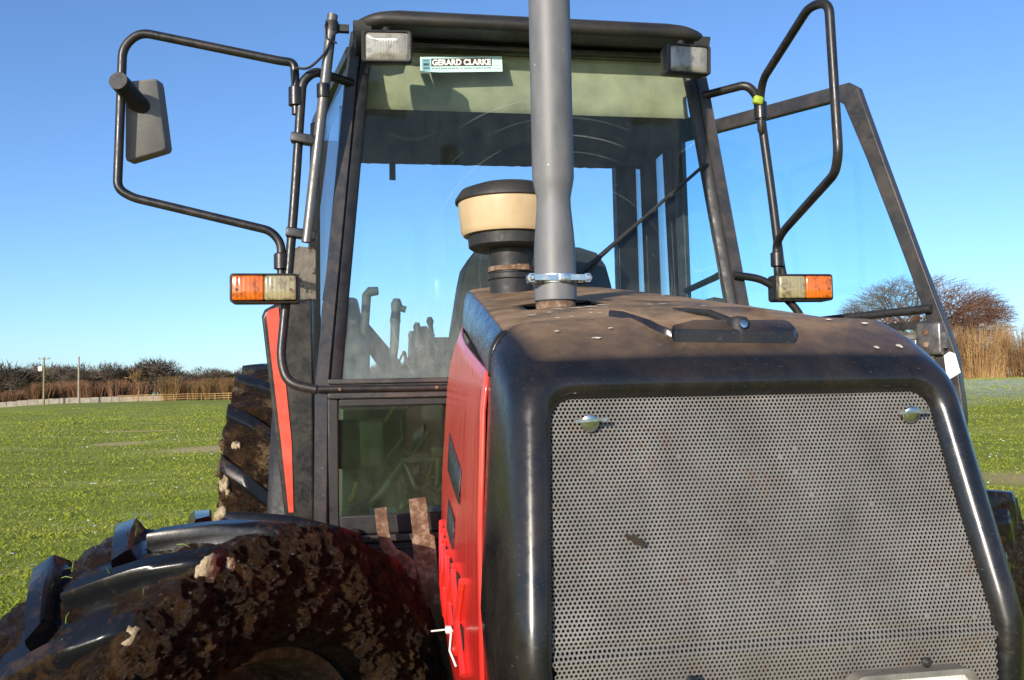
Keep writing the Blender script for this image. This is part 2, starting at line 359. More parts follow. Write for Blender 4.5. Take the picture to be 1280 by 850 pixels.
def build_ground():
    rs = np.concatenate([np.linspace(0, 30, 46), np.geomspace(31.5, 900, 60)]); na = 200
    vs = [(0, 0, 0)]; fs = []
    for r in rs[1:]:
        a = np.linspace(0, 2 * np.pi, na, endpoint=False); x = r * np.cos(a); y = r * np.sin(a)
        vs += list(zip(x, y, ground_h(x, y)))
    for j in range(na): fs.append((0, 1 + j, 1 + (j + 1) % na))
    for i in range(len(rs) - 2):
        for j in range(na):
            k = (j + 1) % na; a = 1 + i * na; b = a + na; fs.append((a + j, b + j, b + k, a + k))
    t = NT('winter pasture'); co = t.coord()
    n1 = t.noise(t.mapping(co, (1, 2.2, 1)), 0.16, 8, 0.68); n2 = t.noise(co, 6.0, 6, 0.7); n3 = t.noise(co, 28.0, 4, 0.7)
    g = t.ramp(t.math('ADD', t.math('MULTIPLY', n1, 0.45), t.math('MULTIPLY', n2, 0.55)),
               [(0.36, (0.110, 0.150, 0.012)), (0.50, (0.265, 0.290, 0.028)), (0.64, (0.410, 0.375, 0.085))])
    g = t.mix(t.ramp(n3, [(0.32, 0.35), (0.45, 0.0)]), g, (0.045, 0.075, 0.010))
    # dead straw patches where something lay on the grass
    xyz = t.sep(co); straw = None
    for cx, cy, rx, ry in ((-15.6, 37.3, 2.2, 1.0), (-12.0, 27.4, 0.9, 1.3), (-7.6, 23.7, 1.9, 1.5), (9.5, 13.5, 3.6, 1.5)):
        dx = t.math('DIVIDE', t.math('SUBTRACT', xyz[0], cx), rx); dy = t.math('DIVIDE', t.math('SUBTRACT', xyz[1], cy), ry)
        d = t.math('ADD', t.math('MULTIPLY', dx, dx), t.math('MULTIPLY', dy, dy))
        d = t.math('ADD', d, t.math('MULTIPLY', t.math('SUBTRACT', n2, 0.5), 1.6))
        k = t.ramp(d, [(0.3, 0.85), (1.1, 0.0)])
        straw = k if straw is None else t.math('MAXIMUM', straw, k)
    g = t.mix(straw, g, (0.56, 0.39, 0.17))
    # frost on the right-hand slope and as scattered flecks
    far = t.new('ShaderNodeMapRange'); t.l.new(xyz[1], far.inputs[0]); far.inputs[1].default_value = 33; far.inputs[2].default_value = 46
    rgt = t.new('ShaderNodeMapRange'); t.l.new(xyz[0], rgt.inputs[0]); rgt.inputs[1].default_value = 8; rgt.inputs[2].default_value = 18
    fr = t.math('MULTIPLY', t.math('MULTIPLY', far.outputs[0], rgt.outputs[0]), t.ramp(t.noise(co, 3.0, 6, 0.75), [(0.38, 0.15), (0.62, 0.85)]))
    fl = t.ramp(t.math('MULTIPLY', t.noise(co, 13, 3, 0.6), t.ramp(n1, [(0.35, 0.85), (0.6, 1.08)])), [(0.655, 0.0), (0.69, 0.75)])
    g = t.mix(t.math('MAXIMUM', fr, fl), g, (0.68, 0.72, 0.66))
    t.set(color=g, rough=0.9, spec=0.15); t.bump(t.math('ADD', n2, n3), 0.35, 0.04)
    o = mesh('ground', vs, fs, t.m, None, 60); o['kind'] = 'structure'
    return o
build_ground()

def m_blade(name, stops):
    t = NT(name); co = t.coord(); n1 = t.noise(t.mapping(co, (1, 2.0, 1)), 0.55, 7, 0.68); n2 = t.noise(co, 7, 4, 0.6)
    t.set(color=t.ramp(t.math('ADD', t.math('MULTIPLY', n1, 0.7), t.math('MULTIPLY', n2, 0.3)), stops), rough=0.6, spec=0.12)
    g = t.new('ShaderNodeNewGeometry'); v = t.new('ShaderNodeVectorMath', operation='ADD'); t.l.new(g.outputs['Normal'], v.inputs[0]); v.inputs[1].default_value = (0, 0, .7)
    nm = t.new('ShaderNodeVectorMath', operation='NORMALIZE'); t.l.new(v.outputs[0], nm.inputs[0]); t.l.new(nm.outputs[0], t.p.inputs['Normal'])
    return t.m

def build_grass():
    N = 520000
    r = 4.5 * (120 / 4.5) ** rng.random(N); a = rng.uniform(-R(62), R(62), N)
    x = r * np.sin(a); y = r * np.cos(a)
    keep = ~((np.abs(x - 0.0) < 1.3) & (y < 5))
    # thin out by clumps
    cl = np.sin(x * 2.3 + np.sin(y * 1.7) * 2) * np.sin(y * 2.9 + np.sin(x * 1.1) * 2)
    keep &= rng.random(N) < 0.75 + 0.25 * cl
    for cx, cy, rx, ry in ((-15.6, 37.3, 2.2, 1.0), (-12.0, 27.4, 0.9, 1.3), (-7.6, 23.7, 1.9, 1.5), (9.5, 13.5, 3.6, 1.5)):
        keep &= (((x - cx) / rx) ** 2 + ((y - cy) / ry) ** 2 > rng.uniform(.3, 1.4, N)) | (rng.random(N) < .16)
    x, y, r, cl = x[keep], y[keep], r[keep], cl[keep]; n = len(x)
    z = ground_h(x, y)
    sc = np.clip(r / 7, 0.8, 8) ** 0.75
    h = (0.014 + 0.022 * rng.random(n)) * (0.85 + 0.18 * sc) * (1 + 0.25 * cl); w = (0.0011 + 0.0013 * rng.random(n)) * sc ** 1.8
    th = rng.random(n) * 6.283; ln = rng.random(n) * 6.283; lean = h * (0.4 + 1.1 * rng.random(n))
    P = np.empty((n, 4, 3)); dx, dy = np.cos(th) * w, np.sin(th) * w
    P[:, 0] = np.stack([x - dx, y - dy, z - 0.005], 1); P[:, 1] = np.stack([x + dx, y + dy, z - 0.005], 1)
    mx = np.cos(ln) * lean; my = np.sin(ln) * lean
    P[:, 2] = np.stack([x + dx * .6 + mx * .4, y + dy * .6 + my * .4, z + h * .65], 1); P[:, 3] = np.stack([x + mx, y + my, z + h], 1)
    me = bpy.data.meshes.new('grass'); me.vertices.add(n * 4); me.vertices.foreach_set('co', P.ravel())
    b = np.arange(n) * 4
    tri = np.stack([b, b + 1, b + 2, b, b + 2, b + 3], 1).reshape(-1, 3)
    me.loops.add(tri.size); me.loops.foreach_set('vertex_index', tri.ravel().astype(np.int32))
    me.polygons.add(len(tri)); me.polygons.foreach_set('loop_start', np.arange(0, tri.size, 3, dtype=np.int32))
    me.update(); me.validate()
    me.materials.append(m_blade('grass blades', [(0.34, (0.095, 0.140, 0.010)), (0.50, (0.240, 0.280, 0.024)), (0.68, (0.410, 0.375, 0.080))]))
    o = bpy.data.objects.new('grass', me); COL.objects.link(o)
    tag(o, 'short green winter grass over the field', 'grass', kind='stuff')
    # frost crumbs
    N = 1700; vs = []; fs = []
    r = 5.5 * (40 / 5.5) ** rng.random(N); a = rng.uniform(-R(60), R(60), N)
    for rr, aa in zip(r, a):
        px, py = rr * math.sin(aa), rr * math.cos(aa)
        if noise.noise(Vector((px * 0.35, py * 0.35, 3))) < 0.02: continue
        s = random.uniform(0.004, 0.013) * (rr / 8) ** 0.7; pz = float(ground_h(px, py)) + random.uniform(0.01, 0.04); b = len(vs)
        for k in range(5):
            q = k * 1.2566 + random.uniform(-.3, .3); vs.append((px + math.cos(q) * s * random.uniform(.6, 1.8), py + math.sin(q) * s, pz + random.uniform(-.3, .3) * s))
        vs.append((px, py, pz + s * 0.7))
        fs += [(b + k, b + (k + 1) % 5, b + 5) for k in range(5)]
    o = mesh('frost', vs, fs, simple('frost crumbs', (0.72, 0.75, 0.76), 0.5, 0, 0.1), None, 0)
    tag(o, 'white frost crumbs scattered in the grass', 'frost', kind='stuff')
build_grass()

# ---- bare winter trees
def m_bark(name, a, b, scale=8):
    t = NT(name); co = t.coord(); f = t.noise(co, scale, 5, 0.65)
    t.set(color=t.ramp(f, [(0.3, a), (0.7, b)]), rough=0.9, spec=0.1); return t.m
BARK = m_bark('grey bark', (0.07, 0.06, 0.045), (0.17, 0.14, 0.10))
TWIG_RED = m_bark('reddish twigs', (0.11, 0.060, 0.042), (0.21, 0.125, 0.085), 1.5)
TWIG_TAN = m_bark('tan hedge stems', (0.17, 0.095, 0.04), (0.40, 0.25, 0.115), 0.7)
TWIG_DARK = m_bark('dark wood twigs', (0.060, 0.048, 0.038), (0.150, 0.115, 0.085), 0.25)
TWIG_BROWN = m_bark('russet scrub', (0.10, 0.050, 0.028), (0.22, 0.125, 0.07), 0.3)
TWIG_OCHRE = m_bark('ochre willow stems', (0.22, 0.13, 0.05), (0.42, 0.27, 0.12), 0.3)
EVERGREEN = m_bark('ivy green foliage', (0.020, 0.020, 0.010), (0.062, 0.056, 0.028), 0.5)

def grow(mbT, mbC, p, d, length, rad, depth, spread, rnd, minr):
    """recursive limbs; thick ones go to the trunk mesh, fine ones to the crown mesh"""
    n = 3; pts = [p.copy()]; q = p.copy(); dd = d.copy()
    for i in range(n):
        dd = (dd + Vector((rnd.gauss(0, .12), rnd.gauss(0, .12), rnd.gauss(0.05, .10)))).normalized()
        q = q + dd * (length / n); pts.append(q.copy())
    rads = [rad * (1 - 0.45 * i / n) for i in range(n + 1)]
    (mbT if depth >= 4 else mbC).tube(pts, rad, 5 if depth >= 4 else 3, rad=rads, cap=False)
    if depth <= 0: return
    k = rnd.choice((3, 3, 4)) if depth > 1 else rnd.choice((4, 5))
    for i in range(k):
        t = 1.0 if i == 0 else rnd.uniform(0.4, 1.0)
        bp = pts[min(n, max(1, int(round(t * n))))]
        ax = Vector((rnd.gauss(0, 1), rnd.gauss(0, 1), rnd.gauss(0.15, .6))).normalized()
        nd = (dd + ax * spread * rnd.uniform(.6, 1.2)).normalized()
        grow(mbT, mbC, bp, nd, length * rnd.uniform(.62, .82), max(minr, rad * rnd.uniform(.45, .62)), depth - 1, spread, rnd, minr)

def bare_tree(name, loc, height, seed, tmat, cmat, label, cat='tree', group=None, depth=5, spread=0.75, trunk=0.28, minr=0.02, clone=None):
    root = bpy.data.objects.new(name, None); COL.objects.link(root); root.location = loc
    rnd = random.Random(seed); T, Cc = MB(), MB()
    grow(T, Cc, Vector((0, 0, -0.1)), Vector((0, 0, 1)), height * trunk, height * 0.028, depth, spread, rnd, minr)
    zs = max(v[2] for v in T.v + Cc.v) if Cc.v else 1
    k = height / zs
    T.v = [tuple(c * k for c in v) for v in T.v]; Cc.v = [tuple(c * k for c in v) for v in Cc.v]
    mesh('trunk', T.v, T.f, tmat, root, 60); mesh('crown', Cc.v, Cc.f, cmat, root, 0)
    tag(root, label, cat, group); return root

def copy_tree(o, loc, rz, s, label=None):
    r = o.copy(); COL.objects.link(r); r.location = loc; r.rotation_euler = (0, 0, rz); r.scale = s
    for ch in o.children:
        c = ch.copy(); COL.objects.link(c); c.parent = r
    if label: r['label'] = label
    return r

def gz(x, y): return float(ground_h(x, y))
# big round-headed tree behind the open door
def dome_tree(name, loc, height, width, seed, label):
    rnd = random.Random(seed); Tm, Cm = MB(), MB()
    base = height * .22; cen = Vector((0, 0, height * .50)); rad = Vector((width / 2, width / 2.2, height * .50))
    fork = Vector((.1, 0, base))
    Tm.tube([(0, 0, -.2), (.04, 0, base * .5), fork], .4, 9, rad=[.46, .36, .32], cap=False)
    def shell(d, k): return cen + Vector((d.x * rad.x, d.y * rad.y, d.z * rad.z)) * k
    def rdir(d, sp):
        while True:
            q = (d + Vector((rnd.gauss(0, sp), rnd.gauss(0, sp), rnd.gauss(0, sp)))).normalized()
            if q.z > -.45: return q
    def limb(mbx, a, b, r0, r1, seg, sag):
        m = a.lerp(b, .5) + Vector((rnd.gauss(0, sag), rnd.gauss(0, sag), rnd.gauss(sag * .8, sag * .4)))
        mbx.tube([a, m, b], r0, seg, rad=[r0, (r0 + r1) / 2, r1], cap=False); return m
    for i in range(11):
        a = i * 2.4 + rnd.uniform(-.4, .4); d1 = Vector((math.cos(a), math.sin(a), rnd.uniform(-.30, 1.0))).normalized()
        p1 = shell(d1, rnd.uniform(.38, .52)); limb(Tm, fork, p1, .17, .075, 6, .25)
        for j in range(8):
            d2 = rdir(d1, .45); p2 = shell(d2, rnd.uniform(.62, .78)); s1 = fork.lerp(p1, rnd.uniform(.6, 1)); limb(Cm, s1, p2, .055, .025, 4, .15)
            for k in range(7):
                d3 = rdir(d2, .26); p3 = shell(d3, rnd.uniform(.80, .93)); s2 = s1.lerp(p2, rnd.uniform(.5, 1)); limb(Cm, s2, p3, .022, .011, 3, .08)
                for l in range(6):
                    d4 = rdir(d3, .14); p4 = shell(d4, rnd.uniform(.92, 1.06)); s3 = s2.lerp(p3, rnd.uniform(.4, 1)); limb(Cm, s3, p4, .012, .007, 3, .05)
    root = bpy.data.objects.new(name, None); COL.objects.link(root); root.location = loc
    mesh('trunk', Tm.v, Tm.f, BARK, root, 60); mesh('crown', Cm.v, Cm.f, TWIG_RED, root, 0)
    return tag(root, label, 'tree')
dome_tree('bare_tree', (30.3, 66, gz(30.3, 66)), 7.7, 12.6, 5, 'large bare round headed tree seen through the open cab door')
bare_tree('bare_tree', (38.2, 74, gz(38.2, 74)), 6.2, 21, BARK, TWIG_RED, 'small bare tree rising behind the tan hedge at right', depth=5, spread=0.6, minr=0.016)

# tan hedge: multi-stemmed bushes along the right-hand field edge
def stem_bush(name, h, w, n, seed, mat, label, group, lean=0.35, twigs=5, rad=0.018, cat='shrub'):
    rnd = random.Random(seed); T, Cc = MB(), MB()
    for i in range(n):
        a = rnd.random() * 6.283; q = rnd.random() ** .5
        bx, by = math.cos(a) * w * q, math.sin(a) * w * .5 * q
        hh = h * rnd.uniform(.6, 1.0); tx, ty = bx + math.cos(a) * lean * hh * rnd.random(), by + math.sin(a) * lean * hh * rnd.random()
        p0 = Vector((bx, by, -0.1)); p2 = Vector((tx, ty, hh)); p1 = (p0 + p2) / 2 + Vector((rnd.gauss(0, .1), rnd.gauss(0, .1), 0))
        thick = rnd.random() < 0.12
        (T if thick else Cc).tube([p0, p1, p2], rad, 3, rad=[rad * (2.4 if thick else 1), rad * (1.6 if thick else .8), rad * .35], cap=False)
        for k in range(twigs):
            t = rnd.uniform(.12, .95); b = p0.lerp(p1, t * 2) if t < .5 else p1.lerp(p2, t * 2 - 1)
            e = b + Vector((rnd.gauss(0, .3), rnd.gauss(0, .3), rnd.uniform(.2, .75))) * h * .22
            Cc.tube([b, e], rad * .5, 3, rad=[rad * .5, rad * .25], cap=False)
    root = bpy.data.objects.new(name, None); COL.objects.link(root)
    mesh('stems', T.v, T.f, mat, root, 0); mesh('twigs', Cc.v, Cc.f, mat, root, 0)
    return tag(root, label, cat, group)
HL = 'tan leafless hedge bush along the right field edge'
protos = [stem_bush('hedge_bush', 3.9, 1.7, 250, s, TWIG_TAN, HL, 'hedge bushes along the right field edge') for s in (1, 2, 3)]
k = 0
for row in range(2):
    for i in range(13):
        x = 16 + i * 2.6 + row * 1.3 + random.uniform(-.4, .4); y = 60 + row * 2.4 + random.uniform(-.5, .5) - abs(i - 6) * .2
        loc = (x, y, gz(x, y)); s = random.uniform(.85, 1.12)
        if k < 3: o = protos[k]; o.location = loc; o.rotation_euler.z = random.uniform(-.3, .3); o.scale = (s, s, s)
        else: copy_tree(protos[k % 3], loc, random.uniform(-.4, .4) + (math.pi if k % 2 else 0), (s, s, s * random.uniform(.85, 1.1)))
        k += 1

# far wood on the left: crowns of many small clumps on a stem
def wood_tree(name, h, seed, mat, label, group, leafy=False):
    rnd = random.Random(seed); T, Cc = MB(), MB()
    T.tube([(0, 0, -.2), (rnd.gauss(0, .2), 0, h * .35), (rnd.gauss(0, .5), 0, h * .75)], .3, 6, rad=[.3, .22, .08], cap=False)
    for i in range(9):
        a = rnd.random() * 6.283; b = Vector((0, 0, h * rnd.uniform(.25, .6))); e = b + Vector((math.cos(a) * h * .32, math.sin(a) * h * .32, h * rnd.uniform(.15, .4)))
        T.tube([b, e], .1, 4, rad=[.12, .04], cap=False)
    lob = [(Vector((rnd.gauss(0, .20) * h, rnd.gauss(0, .20) * h, h * rnd.uniform(.32, .80))), h * rnd.uniform(.13, .22)) for _ in range(11)]
    n = 1500
    for i in range(n):
        c, r = rnd.choice(lob); d = Vector((rnd.gauss(0, 1), rnd.gauss(0, 1), rnd.gauss(0, 1))).normalized()
        p = c + d * r * rnd.random() ** .4
        if p.z > h: continue
        if leafy:
            s = rnd.uniform(.10, .32); u = Vector((rnd.gauss(0, 1), rnd.gauss(0, 1), rnd.gauss(0, 1))).normalized() * s; v = u.orthogonal().normalized() * s * .7
            Cc.add([p + u, p + v, p - u, p - v], [(0, 1, 2, 3)])
        else:
            e = p + (d + Vector((0, 0, .7)) + Vector((rnd.gauss(0, .5), rnd.gauss(0, .5), 0))).normalized() * rnd.uniform(.5, 1.5)
            Cc.tube([p, e], .05, 3, rad=[.065, .02], cap=False)
    root = bpy.data.objects.new(name, None); COL.objects.link(root)
    mesh('trunk', T.v, T.f, BARK, root, 60); mesh('crown', Cc.v, Cc.f, mat, root, 0)
    return tag(root, label, 'tree', group)
WL = 'dark bare tree in the far wood behind the field'
WG = 'trees of the far wood'
wp = [wood_tree('wood_tree', 10.5, 30 + s, TWIG_DARK, WL, WG) for s in range(3)]
IL = 'dark ivy clad evergreen tree in the far wood'
ip = [wood_tree('evergreen_tree', 8.5, 40 + s, EVERGREEN, IL, 'evergreens of the far wood', True) for s in range(2)]
k = 0
for row in range(3):
    for i in range(32):
        x = -205 + i * 6.6 + random.uniform(-2, 2); y = 262 + row * 9 + random.uniform(-3, 3)
        s = random.uniform(.82, 1.2) * (.98 if -170 < x < -100 else .80); loc = (x, y, gz(x, y) - .3)
        P = wp if (k * 7 + row) % 11 > 1 else ip
        if P is wp and k < 3 * 5 and not P[k % 3].get('used'): o = P[k % 3]; o['used'] = 1; o.location = loc; o.scale = (s * 1.65, s * 1.5, s)
        elif P is ip and not P[k % 2].get('used'): o = P[k % 2]; o['used'] = 1; o.location = loc; o.scale = (s * 1.65, s * 1.5, s)
        else:
            c = copy_tree(P[k % len(P)], loc, random.random() * 6, (s * 1.65, s * 1.5, s * random.uniform(.9, 1.12)))
            if 'used' in c: del c['used']
        k += 1
for o in wp + ip:
    if 'used' in o: del o['used']
    elif o.location.length < 1: o.location = (-120, 270, -.3)
# russet scrub and ochre willows at the far field edge
SL = 'russet leafless scrub bush beyond the far field edge'
sp = [stem_bush('scrub_bush', 4.2, 2.6, 190, 60 + s, TWIG_BROWN, SL, 'russet scrub at the far field edge', twigs=6, rad=0.05) for s in range(2)]
for i in range(56):
    x = -150 + i * 2.6 + random.uniform(-1, 1); y = (184 if i % 2 else 198) + random.uniform(-4, 6); s = random.uniform(.75, 1.15)
    if i < 2: o = sp[i]; o.location = (x, y, gz(x, y)); o.scale = (s, s, s)
    else: copy_tree(sp[i % 2], (x, y, gz(x, y)), random.random() * 6, (s, s, s))
OL = 'ochre leafless willow bush beside the rail fence'
op_ = [stem_bush('willow_bush', 5.0, 1.6, 160, 70, TWIG_OCHRE, OL, 'ochre willows by the rail fence', twigs=5, rad=0.045)]
for i in range(7):
    x = -67 + i * 3.6; y = 177 + random.uniform(-2, 2); s = random.uniform(.7, 1.05)
    if i == 0: op_[0].location = (x, y, gz(x, y)); op_[0].scale = (s, s, s)
    else: copy_tree(op_[0], (x, y, gz(x, y)), random.random() * 6, (s, s, s))
bare_tree('bare_tree', (-70.2, 168, gz(-70.2, 168)), 6.6, 9, TWIG_OCHRE, TWIG_OCHRE, 'single pale bare sapling in front of the scrub, at the far field edge', depth=4, spread=0.7, trunk=.35, minr=.035)

# telegraph poles
WOODM = m_bark('weathered timber', (0.22, 0.18, 0.13), (0.42, 0.36, 0.28), 3)
WOODG = m_bark('greenish timber', (0.16, 0.15, 0.07), (0.30, 0.27, 0.14), 3)
def pole(loc, h, label, mat, arm, box):
    root = bpy.data.objects.new('telegraph_pole', None); COL.objects.link(root); root.location = loc
    MB().tube([(0, 0, -.3), (0, 0, h)], .17, 10, rad=[.20, .15]).build('post', mat, root)
    if arm:
        MB().box((0, 0, h - .35), (2.3, .12, .14)).build('crossarm', mat, root)
        for x in (-.95, 0, .95): MB().lathe([(.05, 0), (.09, .08), (.05, .16), (.08, .22), (.02, .28)], (x, 0, h - .28), 10).build('insulator', M['lamp'], root)
    if box: MB().box((-.62, 0, h - 2.2), (.75, .5, .95), bev=.06).build('transformer', simple('pale grey enamel', (.5, .5, .48), .5), root)
    tag(root, label, 'telegraph pole')
pole((-88.9, 170, gz(-88.9, 170) - .1), 9.1, 'telegraph pole with crossarm and pale transformer box', WOODG, True, True)
pole((-82.3, 170, gz(-82.3, 170) - .1), 8.9, 'plain pale wooden telegraph pole without crossarm', WOODM, False, False)

# pale low wall and post-and-rail fence
def wall():
    mb = MB(); x = -118
    while x < -66:
        y = 174 + (x + 92) * 0.04; w = 2.0
        mb.box((x + 1, y, gz(x + 1, y) + .42 + random.uniform(-.03, .03)), (w - .004, .3, 1.15)); x += w
    o = mb.build('boundary_wall', m_bark('pale weathered wall', (.20, .17, .135), (.33, .30, .255), 1.2), None, 30)
    tag(o, 'long low pale wall along the far field edge', 'wall')
wall()
def fence():
    root = bpy.data.objects.new('rail_fence', None); COL.objects.link(root); root.location = (-58, 164, gz(-58, 164))
    z0 = gz(-58, 164)
    for zz in (.45, .85, 1.25):
        mb = MB()
        for i in range(12):
            x = -14 + i * 2.5; za = gz(-58 + x, 164) - z0; zb = gz(-58 + x + 2.5, 164) - z0
            mb.hexa([(x, -.02, za + zz - .05), (x + 2.5, -.02, zb + zz - .05), (x + 2.5, .02, zb + zz - .05), (x, .02, za + zz - .05)],
                    [(x, -.02, za + zz + .05), (x + 2.5, -.02, zb + zz + .05), (x + 2.5, .02, zb + zz + .05), (x, .02, za + zz + .05)])
        mb.build('rail', TWIG_OCHRE, root)
    for i in range(13):
        x = -14 + i * 2.5; MB().box((x, .08, gz(-58 + x, 164) - z0 + .62), (.11, .11, 1.5)).build('post', TWIG_OCHRE, root)
    tag(root, 'ochre post and rail fence at the far field edge', 'fence')
fence()

# ================================================================== TRACTOR
T = bpy.data.objects.new('tractor', None); COL.objects.link(T)
T.location = (0.34697, 1.18100, 0); T.rotation_euler = (0, 0, R(9.5))
tag(T, 'muddy red and black farm tractor with open right hand cab door', 'tractor')

def lean(w): return 0.299 * (w - 1.206) if w > 1.206 else 0.0

# ---- nose cowl: rings from the grille opening out over the rounded edge and back along the sides
def nose_ring(ht, hb, wt, rc, dv, vabs=None, crown=0.0, wbot=0.72):
    pts = []
    def hw(w): return ht + (hb - ht) * min(1.0, max(0.0, (wt - w) / (wt - 1.2))) - (0.03 * max(0, (1.2 - w) / .5))
    left = [(-hw(w), w) for w in (wbot, .85, 1.0, 1.1, 1.16, 1.2, 1.24, 1.3, 1.38, 1.46, wt - rc)]
    arc = []
    cx, cz = -(hw(wt - rc) - rc), wt - rc
    for i in range(1, 8):
        a = math.pi - math.pi / 2 * i / 8; arc.append((cx + rc * math.cos(a), cz + rc * math.sin(a)))
    top = [(x, wt) for x in np.linspace(cx, -cx, 17)]
    half = left + arc
    out = half + top + [(-x, w) for x, w in reversed(half)]
    res = []
    for x, w in out:
        ww = w + crown * max(0, 1 - (x / ht) ** 2) * (1 if w > wt - rc - .001 else 0)
        res.append(Vector((x, vabs if vabs is not None else lean(w) + dv, ww)))
    return res
rings = [nose_ring(.276, .300, 1.504, .030, .030), nose_ring(.283, .307, 1.511, .034, .010), nose_ring(.290, .3135, 1.520, .040, -.004),
         nose_ring(.302, .325, 1.533, .048, -.010), nose_ring(.314, .337, 1.546, .056, -.008), nose_ring(.324, .347, 1.558, .062, .000, crown=.002),
         nose_ring(.331, .354, 1.571, .066, .014, crown=.003), nose_ring(.336, .360, 1.583, .068, .034, crown=.005),
         nose_ring(.340, .364, 1.598, .068, 0, vabs=.172, crown=.007), nose_ring(.342, .366, 1.612, .067, 0, vabs=.205, crown=.008), nose_ring(.343, .367, 1.626, .066, 0, vabs=.243, crown=.008),
         nose_ring(.342, .366, 1.627, .065, 0, vabs=.250, crown=.008), nose_ring(.340, .365, 1.625, .064, 0, vabs=.255, crown=.008), nose_ring(.328, .353, 1.610, .055, 0, vabs=.256, crown=.008)]
def cowl_z(v): return float(np.interp(v, [.12, .146, .172, .205, .243, .255], [1.574, 1.588, 1.605, 1.620, 1.634, 1.635]))
mb = MB(); mb.loft(rings, closed=False)
cowl = mb.build('nose_cowl', M['cowl'], T, 50)
# droppings on cowl top
def blobs(lst, name, parent, mat):
    for (x, y, z, rx, ry, nrm) in lst:
        e1 = Vector((1, 0, 0)); n = Vector(nrm).normalized(); e1 = (e1 - n * e1.dot(n)).normalized(); e2 = n.cross(e1)
        c = Vector((x, y, z)); ring = []; k = 1
        for i in range(18):
            a = i * math.pi / 9; k = .5 * k + .5 * random.uniform(.35, 1.35); ring.append(c + e1 * math.cos(a) * rx * .72 * k + e2 * math.sin(a) * ry * .72 * k + n * .0004)
        MB().add(ring + [c + n * .0016], [(i, (i + 1) % 18, 18) for i in range(18)]).build(name, mat, parent, 60)

# ---- perforated grille
def grille():
    pitch = 0.00605; rh = 0.00202; NH = 12
    def surf(x, w):
        v = lean(w) + .012
        if w < 1.196:
            v -= .010 * min(1, (1.196 - w) / .012)
        v += 0.0025 * noise.noise(Vector((x * 7, w * 7, 1))) + .0012 * noise.noise(Vector((x * 22, w * 22, 5)))
        # pressed border
        return Vector((x, v, w))
    vs = []; fs = []; dy = pitch * math.sqrt(3) / 2
    hexa = [(math.cos(R(30 + 60 * i)) * pitch / math.sqrt(3), math.sin(R(30 + 60 * i)) * pitch / math.sqrt(3)) for i in range(6)]
    outer = []
    for i in range(6):
        a = hexa[i]; b = hexa[(i + 1) % 6]; outer.append(a); outer.append(((a[0] + b[0]) / 2, (a[1] + b[1]) / 2))
    ang0 = [math.atan2(y, x) for x, y in outer]
    nrow = int((1.515 - 0.80) / dy)
    for r_ in range(nrow):
        w = 0.80 + r_ * dy; hwid = interp(w, [0.7, 1.2, 1.507], [.280, .307, .283])
        nc = int(hwid / pitch) + 1
        for c_ in range(-nc, nc + 1):
            x = c_ * pitch + (pitch / 2 if r_ % 2 else 0)
            if abs(x) > hwid: continue
            b = len(vs)
            rr = rh * (1 if random.random() > .0012 else .45)
            for (ox, oz) in outer: vs.append(surf(x + ox, w + oz))
            base_in = [surf(x + rr * math.cos(a), w + rr * math.sin(a)) for a in ang0]
            vs += base_in
            vs += [p + Vector((0, .0018, 0)) for p in base_in]
            for i in range(12):
                k = (i + 1) % 12
                fs.append((b + i, b + k, b + 12 + k, b + 12 + i)); fs.append((b + 12 + i, b + 12 + k, b + 24 + k, b + 24 + i))
    g = mesh('grille', vs, fs, M['grille'], T, 0)
    return g
G = grille()
# radiator core well behind the mesh
MB().box((0, .17, 1.15), (.58, .05, .80), rot=rotx(-.1)).build('radiator', M['dark'], T)
# quarter-turn fasteners
for x in (-.234, .244):
    mb = MB(); c = Vector((x, lean(1.478) - .001, 1.478)); rm = rotx(R(90 - 16.7)).to_3x3()
    mb.lathe([(.0125, 0), (.0125, .003), (.009, .006), (.002, .007)], c, 20, mat=rotx(R(90 + 16.7)))
    mb.box(c + Vector((0, -.010, .004)), (.044, .006, .004), rot=roty(R(-3)))
    mb.build('grille_fastener', M['chrome'], T, 40)
# rectangular headlamps set in the lower grille
for s in (-1, 1):
    c = Vector((s * .160, -.014, 1.090)); rr = rounded_rect(.178, .125, .020)
    mb = MB()
    fr0 = [c + Vector((x, 0, z)) for x, z in rr]; fr1 = [c + Vector((x * 1.0, -.022, z * 1.0)) for x, z in rr]; fr2 = [c + Vector((x * .93, -.024, z * .89)) for x, z in rr]; fr3 = [c + Vector((x * .92, -.012, z * .88)) for x, z in rr]
    mb.loft([fr0, fr1, fr2, fr3], True, False); h = mb.build('headlamp', simple('headlamp bezel', (.22, .20, .16), .4, .3, .3), T)
    mb = MB(); mb.loft([[c + Vector((x * .92, -.012, z * .88)) for x, z in rr], [c + Vector((x * .8, -.019, z * .72)) for x, z in rr], [c + Vector((x * .1, -.022, z * .1)) for x, z in rr]])
    mb.build('lens', M['headlamp'], h)
    MB().lathe([(.006, 0), (.007, .004), (.003, .009)], c + Vector((.02, -.012, .072)), 12, mat=rotx(R(90))).build('screw', M['black'], h)

